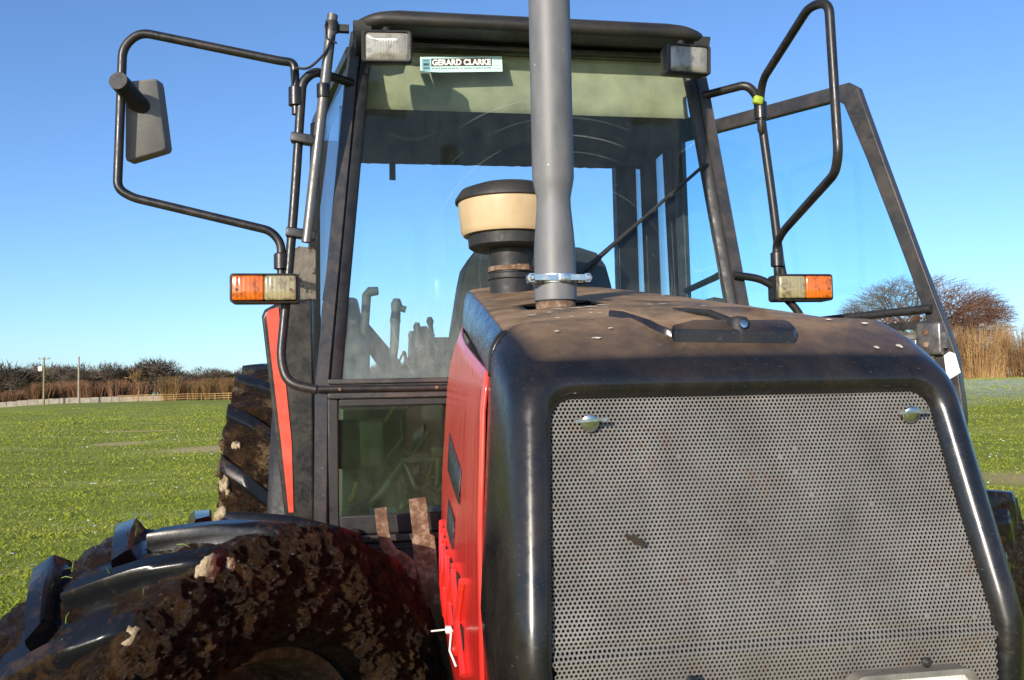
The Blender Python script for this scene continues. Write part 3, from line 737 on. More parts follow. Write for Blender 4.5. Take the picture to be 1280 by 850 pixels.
# ---- bonnet (black upper shell) with the exhaust opening left out
HF = [(.349, 1.545), (.344, 1.582), (.330, 1.606), (.300, 1.617), (.15, 1.629), (0, 1.632)]
HR = [(.250, 1.700), (.244, 1.762), (.236, 1.800), (.212, 1.8175), (.10, 1.828), (0, 1.831)]
def smooth_half(P, n=26):
    """Catmull-Rom through the half profile, then mirrored: 2n+1 points from left to right"""
    pts = [Vector((-a, b)) for a, b in P]; pts += [Vector((a, b)) for a, b in reversed(P[:-1])]
    ext = [pts[0] * 2 - pts[1]] + pts + [pts[-1] * 2 - pts[-2]]; out = []
    seg = len(pts) - 1; per = 5
    for i in range(seg):
        p0, p1, p2, p3 = ext[i:i + 4]
        for j in range(per):
            t = j / per; out.append(0.5 * ((2 * p1) + (p2 - p0) * t + (2 * p0 - 5 * p1 + 4 * p2 - p3) * t * t + (3 * p1 - p0 - 3 * p2 + p3) * t ** 3))
    out.append(pts[-1]); return out
SF, SR = smooth_half(HF), smooth_half(HR)
def hood_z(x, v):
    t = (v - .24) / 1.26; row = [a.lerp(b, t) for a, b in zip(SF, SR)]
    return float(np.interp(x, [p.x for p in row], [p.y for p in row]))
EXU, EXV = -.163, .60
def bonnet():
    vlist = sorted(set(list(np.linspace(.24, 1.5, 32)) + [.535, .665])); n = len(SF)
    vs = []; fs = []
    for v in vlist:
        t = (v - .24) / 1.26
        for a, b in zip(SF, SR):
            p = a.lerp(b, t); vs.append((p.x, v, p.y + .004 * math.sin(t * math.pi)))
    for i in range(len(vlist) - 1):
        for j in range(n - 1):
            u = (vs[i * n + j][0] + vs[i * n + j + 1][0]) / 2; v = (vlist[i] + vlist[i + 1]) / 2
            if abs(v - .6) < .065 and -.235 < u < -.088: continue
            fs.append((i * n + j, i * n + j + 1, (i + 1) * n + j + 1, (i + 1) * n + j))
    o = mesh('bonnet', vs, fs, M['bonnet'], T, 50)
    so = o.modifiers.new('thick', 'SOLIDIFY'); so.thickness = .006; so.offset = -1 if False else 1
    so.offset = -1
    bm = bmesh.new(); bm.from_mesh(o.data)
    bmesh.ops.recalc_face_normals(bm, faces=bm.faces[:])
    if sum(f.normal.z for f in bm.faces) < 0: bmesh.ops.reverse_faces(bm, faces=bm.faces[:])
    bm.to_mesh(o.data); bm.free()
    return o
BON = bonnet()
MB().box((0, .85, 1.18), (.46, 1.15, .74)).build('engine', M['dark'], T, bevel=.01)
# raised bonnet catch plate with lever
def top_z(x, v): return cowl_z(v) if v < .252 else hood_z(x, v) + .004 * math.sin((v - .24) / 1.26 * math.pi)
def plate(pts, h, name, mat):
    mb = MB(); c = sum((Vector(p) for p in pts), Vector((0, 0))) / len(pts); R4 = []
    for k, dz in ((1, -.006), (1, h * .6), (.985, h * .9), (.95, h)):
        R4.append([Vector(((q := c + (Vector(p) - c) * k).x, q.y, top_z(*p) + dz)) for p in pts])
    mb.loft(R4); return mb.build(name, mat, T, 30)
plate([(-.140, .305), (-.128, .27), (-.108, .195), (-.098, .172), (-.085, .162), (0, .158), (.095, .155), (.108, .160), (.112, .175), (.105, .24), (.098, .30), (.09, .315), (-.02, .318), (-.125, .315)], .012, 'catch_plate', M['bonnet'])
plate([(-.085, .160), (-.085, .150), (.0, .146), (.100, .143), (.108, .150), (.108, .166), (.100, .171), (-.05, .172)], .019, 'catch_lever', M['cowl'])
mb = MB(); zc = cowl_z(.165)
mb.lathe([(.017, -.010), (.017, .020), (.013, .026), (.003, .028)], (.020, .162, zc), 20)
mb.tube([(.020, .166, zc + .016), (.0, .22, cowl_z(.22) + .013), (-.03, .30, top_z(-.03, .30) + .008)], .008, 8, rad=[.007, .005, .004])
pv = mb.build('catch_pivot', M['matt'], T)
MB().lathe([(.006, 0), (.006, .004), (.002, .005)], (.020, .144, zc + .014), 14, mat=rotx(R(75))).build('bolt', M['chrome'], pv)
dl = []
def drop(x, v, rx, ry):
    dl.append((x, v, top_z(x, v) + .0008, rx, ry, (0, -.15, 1)))
for x, v, rx, ry in ((-.245, .42, .016, .022), (-.21, .44, .007, .010), (-.185, .49, .02, .016), (-.15, .485, .022, .014), (-.12, .50, .026, .012), (-.09, .53, .018, .014), (-.10, .47, .012, .010), (-.135, .44, .008, .008), (-.15, .38, .006, .008),
                   (-.22, .33, .008, .006), (-.195, .335, .007, .006), (-.14, .36, .010, .008), (-.28, .30, .006, .005), (.0, .52, .012, .010), (.03, .53, .016, .008), (.1, .5, .01, .01), (.24, .6, .012, .01), (.16, .9, .01, .01), (.28, .45, .016, .012)): drop(x, v, rx, ry)
blobs(dl, 'bird_dropping', T, M['droppings'])
blobs([(x, v, cowl_z(v) + .0008, rx, ry, (0, -.5, 1)) for x, v, rx, ry in ((-.255, .18, .006, .003), (-.20, .16, .012, .004), (-.17, .19, .007, .003), (.222, .125, .006, .008), (.262, .128, .007, .012), (.25, .20, .009, .006), (.20, .22, .008, .005))], 'bird_dropping', T, M['droppings'])

# ---- red side panels
def side_panel(s):
    nv, nw = 34, 22; vs = []; fs = []
    def pt(a, b):                       # a 0..1 front to rear, b 0..1 top to bottom
        v = lerp(.262, 1.455, a); wt = lerp(1.552, 1.706, a); wb = lerp(.90, .93, a); w = lerp(wt, wb, b)
        uf = interp(w, [.9, 1.1, 1.3, 1.5, 1.552], [.356, .362, .3615, .3535, .345])
        ur = interp(w, [.93, 1.178, 1.30, 1.53, 1.62, 1.706], [.320, .319, .314, .297, .282, .249])
        u = lerp(uf, ur, a) + .012 * math.sin(a * math.pi) * (b * .8 + .2)
        u += .010 * math.exp(-((a - .5) / .22) ** 2 - ((w - 1.10) / .10) ** 2)
        return Vector((s * u, v, w))
    for i in range(nv + 1):
        for j in range(nw + 1): vs.append(pt(i / nv, j / nw))
    n = nw + 1
    for i in range(nv):
        for j in range(nw): fs.append((i * n + j, i * n + j + 1, (i + 1) * n + j + 1, (i + 1) * n + j))
    o = mesh('side_panel', vs, fs, M['red'], T, 50)
    so = o.modifiers.new('thick', 'SOLIDIFY'); so.thickness = .006; so.offset = 0
    # decal plates
    def patch(name, corners, off, mat, sub=8):
        g = []; ff = []
        for i in range(sub + 1):
            for j in range(3):
                a = lerp(corners[0][0], corners[1][0], i / sub); 
                w = lerp(lerp(corners[0][1], corners[1][1], i / sub), lerp(corners[3][1], corners[2][1], i / sub), j / 2)
                wt = lerp(1.552, 1.706, a); wb = lerp(.90, .93, a); b = (w - wt) / (wb - wt)
                p = pt(a, b); g.append(p + Vector((s * off, 0, 0)))
        for i in range(sub):
            for j in range(2): ff.append((i * 3 + j, i * 3 + j + 1, (i + 1) * 3 + j + 1, (i + 1) * 3 + j))
        q = mesh(name, g, ff, mat, o, 50); k = q.modifiers.new('thick', 'SOLIDIFY'); k.thickness = .0015; k.offset = 0
        return q
    patch('decal', [(.30, 1.305), (.66, 1.335), (.66, 1.42), (.30, 1.372)], .0048, M['decal'])
    patch('decal', [(.40, 1.200), (.58, 1.21), (.58, 1.275), (.40, 1.262)], .0048, M['decal'])
    # vent slots
    for k in range(5):
        a0 = .22 + k * .12
        patch('vent_slot', [(a0, 1.03), (a0 + .07, 1.03), (a0 + .07, 1.095), (a0, 1.095)], .0046, M['dark'], 3)
        patch('vent_slot', [(a0 + .05, 1.11), (a0 + .12, 1.11), (a0 + .12, 1.175), (a0 + .05, 1.175)], .0046, M['dark'], 3)
        mb = MB()
        for a, w, a2, w2 in ((a0 - .02, 1.02, a0 + .11, 1.185), (a0 + .10, 1.02, a0 - .02, 1.185)):
            ps = []
            for t in np.linspace(0, 1, 6):
                aa = lerp(a, a2, t); ww = lerp(w, w2, t); wt = lerp(1.552, 1.706, aa); wb = lerp(.90, .93, aa); ps.append(pt(aa, (ww - wt) / (wb - wt)) + Vector((s * .007, 0, 0)))
            mb.tube(ps, .008, 8)
        mb.build('vent_bar', M['red'], o)
    if s < 0:
        mb = MB(); c = Vector((-.372, .66, 1.06)); mb.box(c + Vector((-.006, 0, 0)), (.012, .013, .013), bev=.002)
        mb.tube([c + Vector((-.012, 0, 0)), c + Vector((-.040, -.005, 0))], .0018, 6); mb.tube([c, c + Vector((-.006, -.02, -.035)), c + Vector((.004, -.04, -.06))], .0022, 6)
        mb.tube([c, c + Vector((.003, -.06, .004))], .0018, 6)
        mb.build('cable_tie', M['white_tie'], o)
    return o
side_panel(-1); side_panel(1)

# ---- exhaust stack
mb = MB(); mb.lathe([(.036, -.06), (.036, 0), (.0415, .003), (.0415, .050), (.0410, .052), (.0405, .105), (.0385, .135), (.0340, .185), (.0335, .205), (.0375, .225), (.0412, .245), (.0412, .60), (.0412, 1.15), (.0380, 1.15), (.0380, .9)], (EXU, EXV, 1.692), 40)
EX = mb.build('exhaust_stack', M['exhaust'], T, 35)
MB().lathe([(.0375, -.03), (.0390, -.025), (.0395, 0), (.0375, .004)], (EXU, EXV, 1.688), 36).build('rusty_collar', M['rust'], EX)
mb = MB(); zc = 1.7355
mb.lathe([(.0425, -.008), (.0445, -.008), (.0445, .008), (.0425, .008)], (EXU, EXV, zc), 36)
for s in (-1, 1): mb.box((EXU + s * .050, EXV - .018, zc), (.020, .012, .018), bev=.002)
mb.box((EXU, EXV - .046, zc), (.10, .006, .011)); mb.box((EXU + .008, EXV - .049, zc), (.022, .006, .015), bev=.001)
clamp = mb.build('clamp', M['chrome'], EX)
for s in (-1, 1):
    MB().lathe([(.0095, -.012), (.0095, .006), (.0065, .006), (.0065, .012), (.004, .0135)], (EXU + s * .0545, EXV - .036, zc), 6, mat=rotx(R(90))).build('clamp_bolt', M['chrome'], EX, 20)

# ---- air intake pre-cleaner
AC = (-.158, 1.15, 0)
mb = MB(); mb.lathe([(.055, 1.74), (.055, 1.80), (.060, 1.803), (.060, 1.815), (.055, 1.818), (.055, 1.845), (.058, 1.86), (.058, 1.878), (.100, 1.880), (.108, 1.886), (.110, 1.916), (.120, 1.920)], AC, 44)
A = mb.build('air_precleaner', M['matt'], T, 35)
MB().lathe([(.10, 1.915), (.121, 1.915), (.128, 1.925), (.134, 2.000), (.130, 2.004)], AC, 48).build('dust_bowl', M['cream'], A, 35)
mb = MB(); mb.lathe([(.136, 1.998), (.141, 2.000), (.141, 2.008), (.126, 2.030), (.090, 2.043), (.04, 2.046), (.001, 2.046)], AC, 48)
mb.box((AC[0] - .01, AC[1], 2.052), (.012, .012, .02)); mb.box((AC[0] + .008, AC[1], 2.049), (.03, .014, .008)); mb.build('bowl_lid', M['roof'], A, 35)
mb = MB(); mb.lathe([(.0565, 1.822), (.0595, 1.822), (.0595, 1.834), (.0565, 1.834)], AC, 36); mb.box((AC[0] + .02, AC[1] - .06, 1.828), (.03, .012, .014)); mb.build('hose_clip', M['rust'], A)

# ---- cab frame
def vA(w): return interp(w, [.7, 1.53, 2.6], [1.44, 1.475, 1.625])       # A-pillar front face
def uA(w): return interp(w, [.7, 1.12, 1.53, 2.476, 2.62], [.672, .676, .670, .580, .562])  # its outer edge
cab = MB()
for s in (-1, 1):
    mb = MB(); rr = []
    for w in (.72, .95, 1.12, 1.3, 1.53, 1.75, 2.0, 2.25, 2.476, 2.62):
        u, v = uA(w), vA(w)
        sec = [(-.040, .0), (-.034, -.010), (-.004, -.012), (0.0, -.006), (0, .055), (-.01, .07), (-.034, .07), (-.04, .05)]
        rr.append([Vector((s * (u + a), v + b, w)) for a, b in sec])
    mb.loft(rr); P = mb.build('front_pillar', M['frame'], T, 50)
    mb = MB(); rr = []
    for w in (1.50, 1.75, 2.0, 2.25, 2.476, 2.56):
        u, v = uA(w) - .041, vA(w)
        rr.append([Vector((s * (u + a), v + b, w)) for a, b in ((0, -.004), (-.024, -.001), (-.030, .006), (-.030, .02), (0, .02))])
    mb.loft(rr); mb.build('screen_seal', M['rubber'], P, 50)
# roof: shallow shell with a front visor, side skirts hanging lower
def roof():
    mb = MB(); rings = []
    for z, g in ((2.592, -.040), (2.589, -.014), (2.595, -.003), (2.607, .003), (2.620, .0), (2.632, -.014), (2.646, -.045), (2.662, -.11), (2.674, -.24)):
        ring = []
        for x, y in rounded_rect(2 * (.552 + g), 1.47 + 2 * g, .09 if g > -.1 else .03, 6):
            wid = 1 + .05 * max(0, min(1, (y + .5) / .9))
            ring.append(Vector((x * wid, 2.235 + y - .03 * (1 - (x / .6) ** 2) * (1 if y < 0 else 0), z + .020 * (1 - (x / .62) ** 2))))
        rings.append(ring)
    mb.loft(rings); return mb.build('roof', M['roof'], T, 60)
RF = roof()
for s in (-1, 1):
    mb = MB(); rr = []
    for v, zb in ((1.515, 2.585), (1.530, 2.560), (1.60, 2.540), (1.75, 2.535), (2.3, 2.55), (2.9, 2.57)):
        k = 1 + .05 * max(0, min(1, (v - 2.235 + .5) / .9))
        rr.append([Vector((s * x * k, v, z)) for x, z in ((.50, zb + .01), (.546, zb), (.554, zb + .025), (.553, 2.615), (.50, 2.615))])
    mb.loft(rr); mb.build('roof_skirt', M['roof'], RF, 50)
mb = MB(); mb.box((0, 1.645, 2.596), (1.00, .06, .028)); mb.box((0, 1.615, 2.588), (1.00, .03, .016)); mb.build('screen_header', M['black'], T, bevel=.008)
# header panel inside, ceiling with ragged rear edge
mb = MB()
mb.loft([[Vector((x, v, z)) for x in np.linspace(-h, h, 15)] for v, z, h in ((1.663, 2.585, .52), (1.672, 2.535, .525), (1.690, 2.470, .535), (1.704, 2.425, .545), (1.716, 2.414, .55), (1.76, 2.428, .56))], False)
mb.build('header_panel', M['liner'], T, 60)
mb = MB(); n = 60
ed = [2.64 + .012 * noise.noise(Vector((i * .9, 0, 0))) + .006 * random.random() for i in range(n)]
top = [[Vector((x, 1.755, 2.432)) for x in np.linspace(-.60, .66, n)], [Vector((x, 2.3, 2.468)) for x in np.linspace(-.62, .68, n)], [Vector((x, e, 2.472)) for x, e in zip(np.linspace(-.64, .70, n), ed)],
       [Vector((x, e + .02, 2.54)) for x, e in zip(np.linspace(-.64, .70, n), ed)]]
mb.loft(top, False); mb.build('ceiling', M['foam'], T, 60)
mb = MB(); mb.tube([(-.43, 2.05, 2.44), (-.40, 2.04, 2.415), (-.33, 2.04, 2.41), (-.27, 2.05, 2.445)], .007, 8, fillet=.03); mb.build('roof_handle', M['interior'], T)
mb = MB(); mb.box((-.405, 2.62, 2.435), (.026, .004, .075), bev=.0015); mb.build('hanging_bracket', M['black'], T)
# rear and side posts
M['postblack'] = simple('inner post black', (.005, .005, .006), .5, 0, .3, 20, spec=.2)
def post(bot, top, sx, sy, name='cab_post', mat=None):
    mb = MB(); b = Vector(bot); t = Vector(top)
    q = [(-sx / 2, -sy / 2), (sx / 2, -sy / 2), (sx / 2, sy / 2), (-sx / 2, sy / 2)]
    mb.hexa([b + Vector((x, y, 0)) for x, y in q], [t + Vector((x, y, 0)) for x, y in q]); return mb.build(name, mat or M['postblack'], T, bevel=.006)
post((.60, 2.62, 1.1), (.595, 2.62, 2.55), .09, .07)
post((-.66, 2.62, 1.1), (-.655, 2.62, 2.55), .08, .07)
post((.77, 2.40, 1.1), (.735, 2.40, 2.56), .065, .06)
post((-.735, 2.40, 1.1), (-.70, 2.40, 2.56), .05, .06)
post((.68, 2.50, 1.1), (.665, 2.50, 2.52), .06, .05)
mb = MB(); mb.box((.02, 2.64, 1.42), (1.24, .04, .10)); mb.build('rear_sill', M['black'], T)
mb = MB(); mb.box((0, 2.64, 2.52), (1.30, .05, .06)); mb.build('rear_header', M['black'], T)
for s in (-1, 1): MB().tube([(s * .56, 1.66, 2.572), (s * .70, 2.40, 2.572)], .022, 8).build('side_rail', M['black'], T)
mb = MB(); mb.tube([(.655, 1.60, 1.905), (.70, 1.9, 1.90), (.76, 2.38, 1.90)], .013, 8); mb.build('side_bar', M['black'], T)

def pane(name, quad, mat, parent=T, th=.005):
    q = [Vector(p) for p in quad]; nn = (q[1] - q[0]).cross(q[3] - q[0]).normalized() * th
    mb = MB(); mb.loft([q, [p + nn for p in q]]); return mb.build(name, mat, parent, 20)
def wp_(u, w, dv=.012): return (u, vA(w) + dv, w)
WS = pane('windscreen', [wp_(-.630, 1.505), wp_(.630, 1.505), wp_(.528, 2.575), wp_(-.528, 2.575)], M['screen'])
pane('rear_window', [(-.62, 2.655, 1.47), (.56, 2.655, 1.47), (.56, 2.655, 2.50), (-.62, 2.655, 2.50)], M['rear_glass'])
pane('side_window', [(.735, 2.42, 1.2), (.64, 2.60, 1.2), (.63, 2.60, 2.52), (.715, 2.42, 2.52)], M['tint_glass'])
pane('side_window', [(-.72, 2.38, 1.2), (-.66, 1.56, 1.2), (-.575, 1.66, 2.52), (-.69, 2.38, 2.52)], M['tint_glass'])
# windscreen sticker (on the inside of the glass)
def sticker():
    a = Vector(wp_(-.351, 2.553, .022)); b = Vector(wp_(-.094, 2.567, .022)); ex = (b - a); L = ex.length; ex.normalize()
    ey = (Vector((-.351, vA(2.50), 2.50)) - Vector((-.351, vA(2.553), 2.553))).normalized(); en = Vector((0, -1, 0))
    o = a + Vector((0, -.016, 0)); H = .052
    def rect(x0, y0, x1, y1, off): return [o + ex * x + ey * y + en * off for x, y in ((x0, y0), (x1, y0), (x1, y1), (x0, y1))]
    def slab(x0, y0, x1, y1, off, th=.0004):
        mb = MB(); r = rect(x0, y0, x1, y1, off); mb.loft([r, [p + en * th for p in r]]); return mb
    S = slab(0, 0, L, H, 0).build('window_sticker', M['label_bg'], T, 0)
    slab(.006, .006, .031, H - .006, .0008).build('sticker_shaded_end', M['label_shaded'], S, 0)  # left end: lamp shadow painted as a darker blue patch
    mb = slab(.010, .012, .027, .0135, .0014)
    for y in (.022, .026, .036): q = slab(.010, y, .027, y + .003, .0014); mb.add(q.v, q.f)
    mb.build('sticker_mark', M['label_dark'], S, 0)
    slab(.034, .006, L - .033, .032, .0008).build('sticker_strip', M['label_dark'], S, 0)
    mb = slab(L - .029, .010, L - .006, .0112, .0008)
    for y in (.019, .030, .041): q = slab(L - .028, y, L - .007, y + .0012, .0008); mb.add(q.v, q.f)
    x = .036
    while x < L - .036:
        w = random.choice((.002, .003, .004))
        q = slab(x, .037, x + w, .0415, .0008); mb.add(q.v, q.f); x += w + random.choice((.0012, .0012, .003))
    mb.build('sticker_print', simple('faded print', (.16, .26, .26), .5), S, 0)
    cu = bpy.data.curves.new('lettering', 'FONT'); cu.body = 'GERARD CLARKE'; cu.size = .0265; cu.offset = .0011; cu.extrude = .0002; cu.space_character = 1.02
    to = bpy.data.objects.new('lettering', cu); COL.objects.link(to); bpy.context.view_layer.update()
    me = bpy.data.meshes.new_from_object(to.evaluated_get(bpy.context.evaluated_depsgraph_get())); bpy.data.objects.remove(to)
    xs = [v.co.x for v in me.vertices]; ys = [v.co.y for v in me.vertices]; w0 = max(xs) - min(xs); h0 = max(ys) - min(ys)
    W, Hh = L - .033 - .034 - .006, .0205
    for v in me.vertices:
        x = (v.co.x - min(xs)) / w0 * W + .037; y = .0295 - (v.co.y - min(ys)) / h0 * Hh
        v.co = o + ex * x + ey * y + en * (.0016 + v.co.z)
    me.materials.clear(); me.materials.append(M['label_white'])
    lo = bpy.data.objects.new('sticker_lettering', me); COL.objects.link(lo); lo.parent = S
sticker()

# lower front windows, frames, sill
for s in (-1, 1):
    pane('lower_window', [(s * .632, 1.478, 1.125), (s * .285, 1.478, 1.125), (s * .275, 1.482, 1.505), (s * .632, 1.482, 1.505)], M['lowglass'])
    mb = MB()
    for x0, x1, z0, z1 in ((.606, .636, 1.125, 1.505), (.272, .292, 1.125, 1.505)): mb.box((s * (x0 + x1) / 2, 1.472, (z0 + z1) / 2), (x1 - x0, .02, z1 - z0))
    mb.box((s * .448, 1.471, 1.492), (.312, .018, .022)); mb.box((s * .448, 1.471, 1.150), (.312, .018, .054))
    mb.build('lower_window_seal', M['rubber'], T, bevel=.004)
    mb = MB(); mb.box((s * .455, 1.466, 1.512), (.36, .03, .016)); mb.box((s * .455, 1.464, 1.552), (.36, .028, .014)); mb.box((s * .455, 1.47, 1.532), (.36, .02, .03))
    mb.build('window_sill', M['frame'], T, bevel=.003)
    mb = MB(); mb.tube([(s * .66, 1.452, 1.532), (s * .295, 1.452, 1.530)], .010, 10); sb = mb.build('sill_rail', M['tube'], T)
    for x in (.60, .33): MB().lathe([(.005, 0), (.005, .004), (.002, .006)], (s * x, 1.443, 1.531), 8, mat=rotx(R(90))).build('rivet', M['rust'], sb)
    mb = MB(); mb.box((s * .452, 1.462, 1.112), (.37, .03, .020)); mb.build('lower_rail', M['frame'], T, bevel=.003)
    mb = MB(); mb.lathe([(.006, 0), (.016, .004), (.018, .018), (.011, .028), (.002, .030)], (s * .565, 1.455, 1.128), 16, mat=rotx(R(90))); mb.build('window_knob', M['rubber'], T)
    mb = MB(); mb.box((s * .43, 1.48, .90), (.46, .03, .395)); mb.box((s * .43, 1.462, 1.085), (.44, .012, .012)); mb.build('bulkhead_panel', M['greyblack'], T, bevel=.006)
# rusty weight brackets standing in front of the left lower window
def strap(pts, wid, th, name, mat):
    """flat bar: outline widths about a centre line in the u-w plane"""
    mb = MB(); L = []; Rr = []
    P = [Vector(p) for p in pts]
    for i, p in enumerate(P):
        d = (P[min(i + 1, len(P) - 1)] - P[max(i - 1, 0)]).normalized(); nrm = Vector((-d.y, d.x)); w = wid[i] if isinstance(wid, (list, tuple)) else wid
        L.append(p + nrm * w / 2); Rr.append(p - nrm * w / 2)
    v0 = 1.36; rings = [[Vector((a.x, v0, a.y)), Vector((b.x, v0, b.y)), Vector((b.x, v0 + th, b.y)), Vector((a.x, v0 + th, a.y))] for a, b in zip(L, Rr)]
    mb.loft(rings); return mb.build(name, mat, T, 30, bevel=.002)
strap([(-.4935, 1.208), (-.488, 1.15), (-.480, 1.11), (-.463, 1.083), (-.436, 1.068), (-.416, 1.05), (-.404, 1.02), (-.400, .95), (-.40, .84)], .033, .012, 'weight_bracket', M['rust'])
strap([(-.394, 1.230), (-.388, 1.17), (-.3835, 1.128), (-.379, 1.122), (-.371, 1.03), (-.365, .93), (-.36, .84)], [.047, .047, .047, .062, .063, .063, .063], .014, 'weight_bracket', M['rust'])
# cab floor, interior
mb = MB(); mb.box((0, 2.05, .93), (1.24, 1.10, .26)); mb.build('cab_floor', M['matt'], T, bevel=.02)
def dash():
    mb = MB(); rr = []
    prof = [(-.30, 1.06), (-.298, 1.40), (-.286, 1.53), (-.262, 1.70), (-.235, 1.85), (-.222, 1.905), (-.195, 1.945), (-.14, 1.962), (0, 1.968)]
    prof = prof + [(-x, z) for x, z in reversed(prof[:-1])]
    for v, k in ((1.56, .985), (1.575, 1.0), (1.74, 1.0), (1.78, .95), (1.80, .8)):
        rr.append([Vector((x * k, v + max(0, (z - 1.5)) * .10, 1.06 + (z - 1.06) * (1 - (1 - k) * .35))) for x, z in prof])
    mb.loft(rr); return mb.build('dashboard', M['matt'], T, 50)
dash()
mb = MB(); ring = [Vector((.02 + .19 * math.cos(a), 1.98 + .17 * math.sin(a), 1.76 + .08 * math.sin(a))) for a in np.linspace(0, 2 * math.pi, 40)]
mb.tube(ring, .013, 8, cap=False); mb.tube([(.02, 1.98, 1.74), (.02, 1.85, 1.5)], .025, 8); mb.tube([ring[5], (.02, 1.98, 1.74)], .01, 6); mb.tube([ring[25], (.02, 1.98, 1.74)], .01, 6); mb.build('steering_wheel', M['matt'], T)
mb = MB(); mb.box((.0, 2.30, 1.20), (.42, .40, .26), bev=.05); mb.box((0, 2.47, 1.45), (.40, .09, .38), rot=rotx(R(-8)), bev=.04); mb.build('driver_seat', M['matt'], T, 50)
# right-hand console seen on picture left, with its levers
mb = MB()
side = [(1.62, 1.12), (2.58, 1.12), (2.58, 1.86), (2.40, 1.885), (2.22, 1.84), (2.00, 1.66), (1.80, 1.56), (1.64, 1.52)]
mb.loft([[Vector((-.665, v, w)) for v, w in side], [Vector((-.52, v, w - .0) if w < 1.8 else Vector((-.55, v, w)).to_tuple()) for v, w in side]])
mb.build('side_console', M['interior'], T, bevel=.02)
mb = MB(); mb.box((-.39, 2.10, 1.36), (.28, .50, .44), bev=.03); mb.build('lever_console', M['darkgreen'], T, 50)
rw = random.Random(11)
for k in range(22):
    x0, z0 = rw.uniform(-.56, -.30), rw.uniform(1.12, 1.32); P = [Vector((x0, 1.55 + rw.random() * .2, z0))]
    for q in range(4): P.append(P[-1] + Vector((rw.uniform(-.015, .07), rw.uniform(-.01, .04), rw.uniform(-.06, .08))))
    MB().tube(P, rw.choice((.004, .006, .009)), 6, fillet=.04).build('wire', rw.choice((M['wire'], M['wire'], M['wire'], M['lever'], M['darkgreen'], M['darkgreen'], M['yellow'])), T, 60)
for k in range(12):
    x0 = rw.uniform(-.40, -.24); P = [Vector((x0, 2.02 + rw.random() * .1, 1.56)), Vector((x0 + rw.uniform(-.03, .03), 2.02, 1.60 + rw.random() * .06)), Vector((x0 + rw.uniform(-.06, .06), 2.03, 1.64 + rw.random() * .06)), Vector((x0 + rw.uniform(-.05, .08), 2.04, 1.58))]
    MB().tube(P, rw.choice((.004, .006)), 6, fillet=.03).build('wire', M['wire'], T, 60)
MB().box((-.33, 2.0, 1.585), (.20, .05, .035), bev=.005).build('valve_block', M['wire'], T)
MB().loft([[Vector((-.60, 2.26, 1.80)), Vector((-.56, 2.26, 1.83)), Vector((-.36, 2.2, 1.58)), Vector((-.42, 2.2, 1.52))], [Vector((-.60, 2.32, 1.80)), Vector((-.56, 2.32, 1.83)), Vector((-.36, 2.26, 1.58)), Vector((-.42, 2.26, 1.52))]]).build('arm_rest', M['interior'], T)
def lever(p0, p1, r, knob, mat='lever'):
    mb = MB(); p0, p1 = Vector(p0), Vector(p1); mb.tube([p0, p0.lerp(p1, .5) + Vector((.004, 0, 0)), p1], r, 10, rad=[r * .8, r, r * 1.1])
    d = (p1 - p0).normalized(); q = p1
    if knob == 'T': mb.tube([q + Vector((-.006, 0, -.006)), q + Vector((.012, 0, .010)), q + Vector((.040, -.005, .012))], .016, 10, rad=[.013, .018, .015])
    elif knob == 'grip':
        mb.tube([q - d * .06, q - d * .03, q, q + d * .03, q + d * .05], .02, 10, rad=[.012, .020, .016, .021, .012]); mb.tube([q + d * .02, q + d * .01 + Vector((.035, 0, 0))], .012, 8)
    else: mb.tube([q - d * .02, q, q + d * .015], .014, 10, rad=[.008, .014, .008])
    return mb.build('control_lever', M[mat], T, 60)
lever((-.545, 2.1, 1.62), (-.520, 2.1, 1.865), .015, 'T', 'interior')
lever((-.44, 2.1, 1.56), (-.418, 2.1, 1.80), .016, 'grip')
lever((-.38, 2.12, 1.56), (-.362, 2.12, 1.72), .010, 'knob')
lever((-.36, 2.05, 1.55), (-.347, 2.05, 1.745), .011, 'knob', 'interior')
lever((-.31, 2.1, 1.55), (-.317, 2.1, 1.70), .010, 'grip')
lever((-.28, 2.06, 1.55), (-.300, 2.06, 1.765), .008, 'knob')
mb = MB(); mb.lathe([(.075, 0), (.080, .012), (.080, .10), (.072, .112), (.05, .112)], (-.255, 2.2, 1.60), 28); mb.build('control_drum', M['interior'], T)
mb = MB(); mb.box((-.55, 1.60, 1.37), (.15, .10, .14), bev=.01); mb.build('fuse_box', M['darkgreen'], T)
mb = MB(); mb.tube([(-.46, 1.58, 1.26), (-.42, 1.60, 1.32), (-.38, 1.58, 1.22), (-.34, 1.6, 1.25)], .007, 8, fillet=.03); mb.build('hose', M['darkgreen'], T)
mb = MB(); mb.tube([(-.60, 1.60, 1.16), (-.50, 1.60, 1.20), (-.43, 1.62, 1.30), (-.36, 1.62, 1.33), (-.28, 1.64, 1.30)], .012, 8, fillet=.05)
mb.build('hydraulic_pipes', M['wire'], T)
mb = MB(); mb.box((-.36, 1.62, 1.315), (.13, .03, .012)); mb.tube([(-.32, 1.60, 1.24), (-.315, 1.59, 1.33)], .010, 8); mb.box((-.315, 1.585, 1.34), (.05, .03, .03), bev=.005); mb.build('pedal', M['darkgreen'], T)
# wiper
mb = MB(); a = Vector(wp_(.11, 1.862, -.012)); b = Vector(wp_(.548, 2.226, -.014))
mb.tube([a, a.lerp(b, .3), a.lerp(b, .62)], .006, 8, rad=[.009, .007, .005]); mb.tube([a.lerp(b, .25) + Vector((0, -.002, 0)), a.lerp(b, 1.0)], .0055, 8)
for t in (.22, .56, .70): mb.box(a.lerp(b, t), (.016, .012, .012), rot=roty(-R(39)))
mb.tube([a.lerp(b, .20), a.lerp(b, .08) + Vector((0.0, -.01, -.02)), Vector((.10, 1.50, 1.825))], .0035, 6)
mb.build('wiper', M['matt'], T)
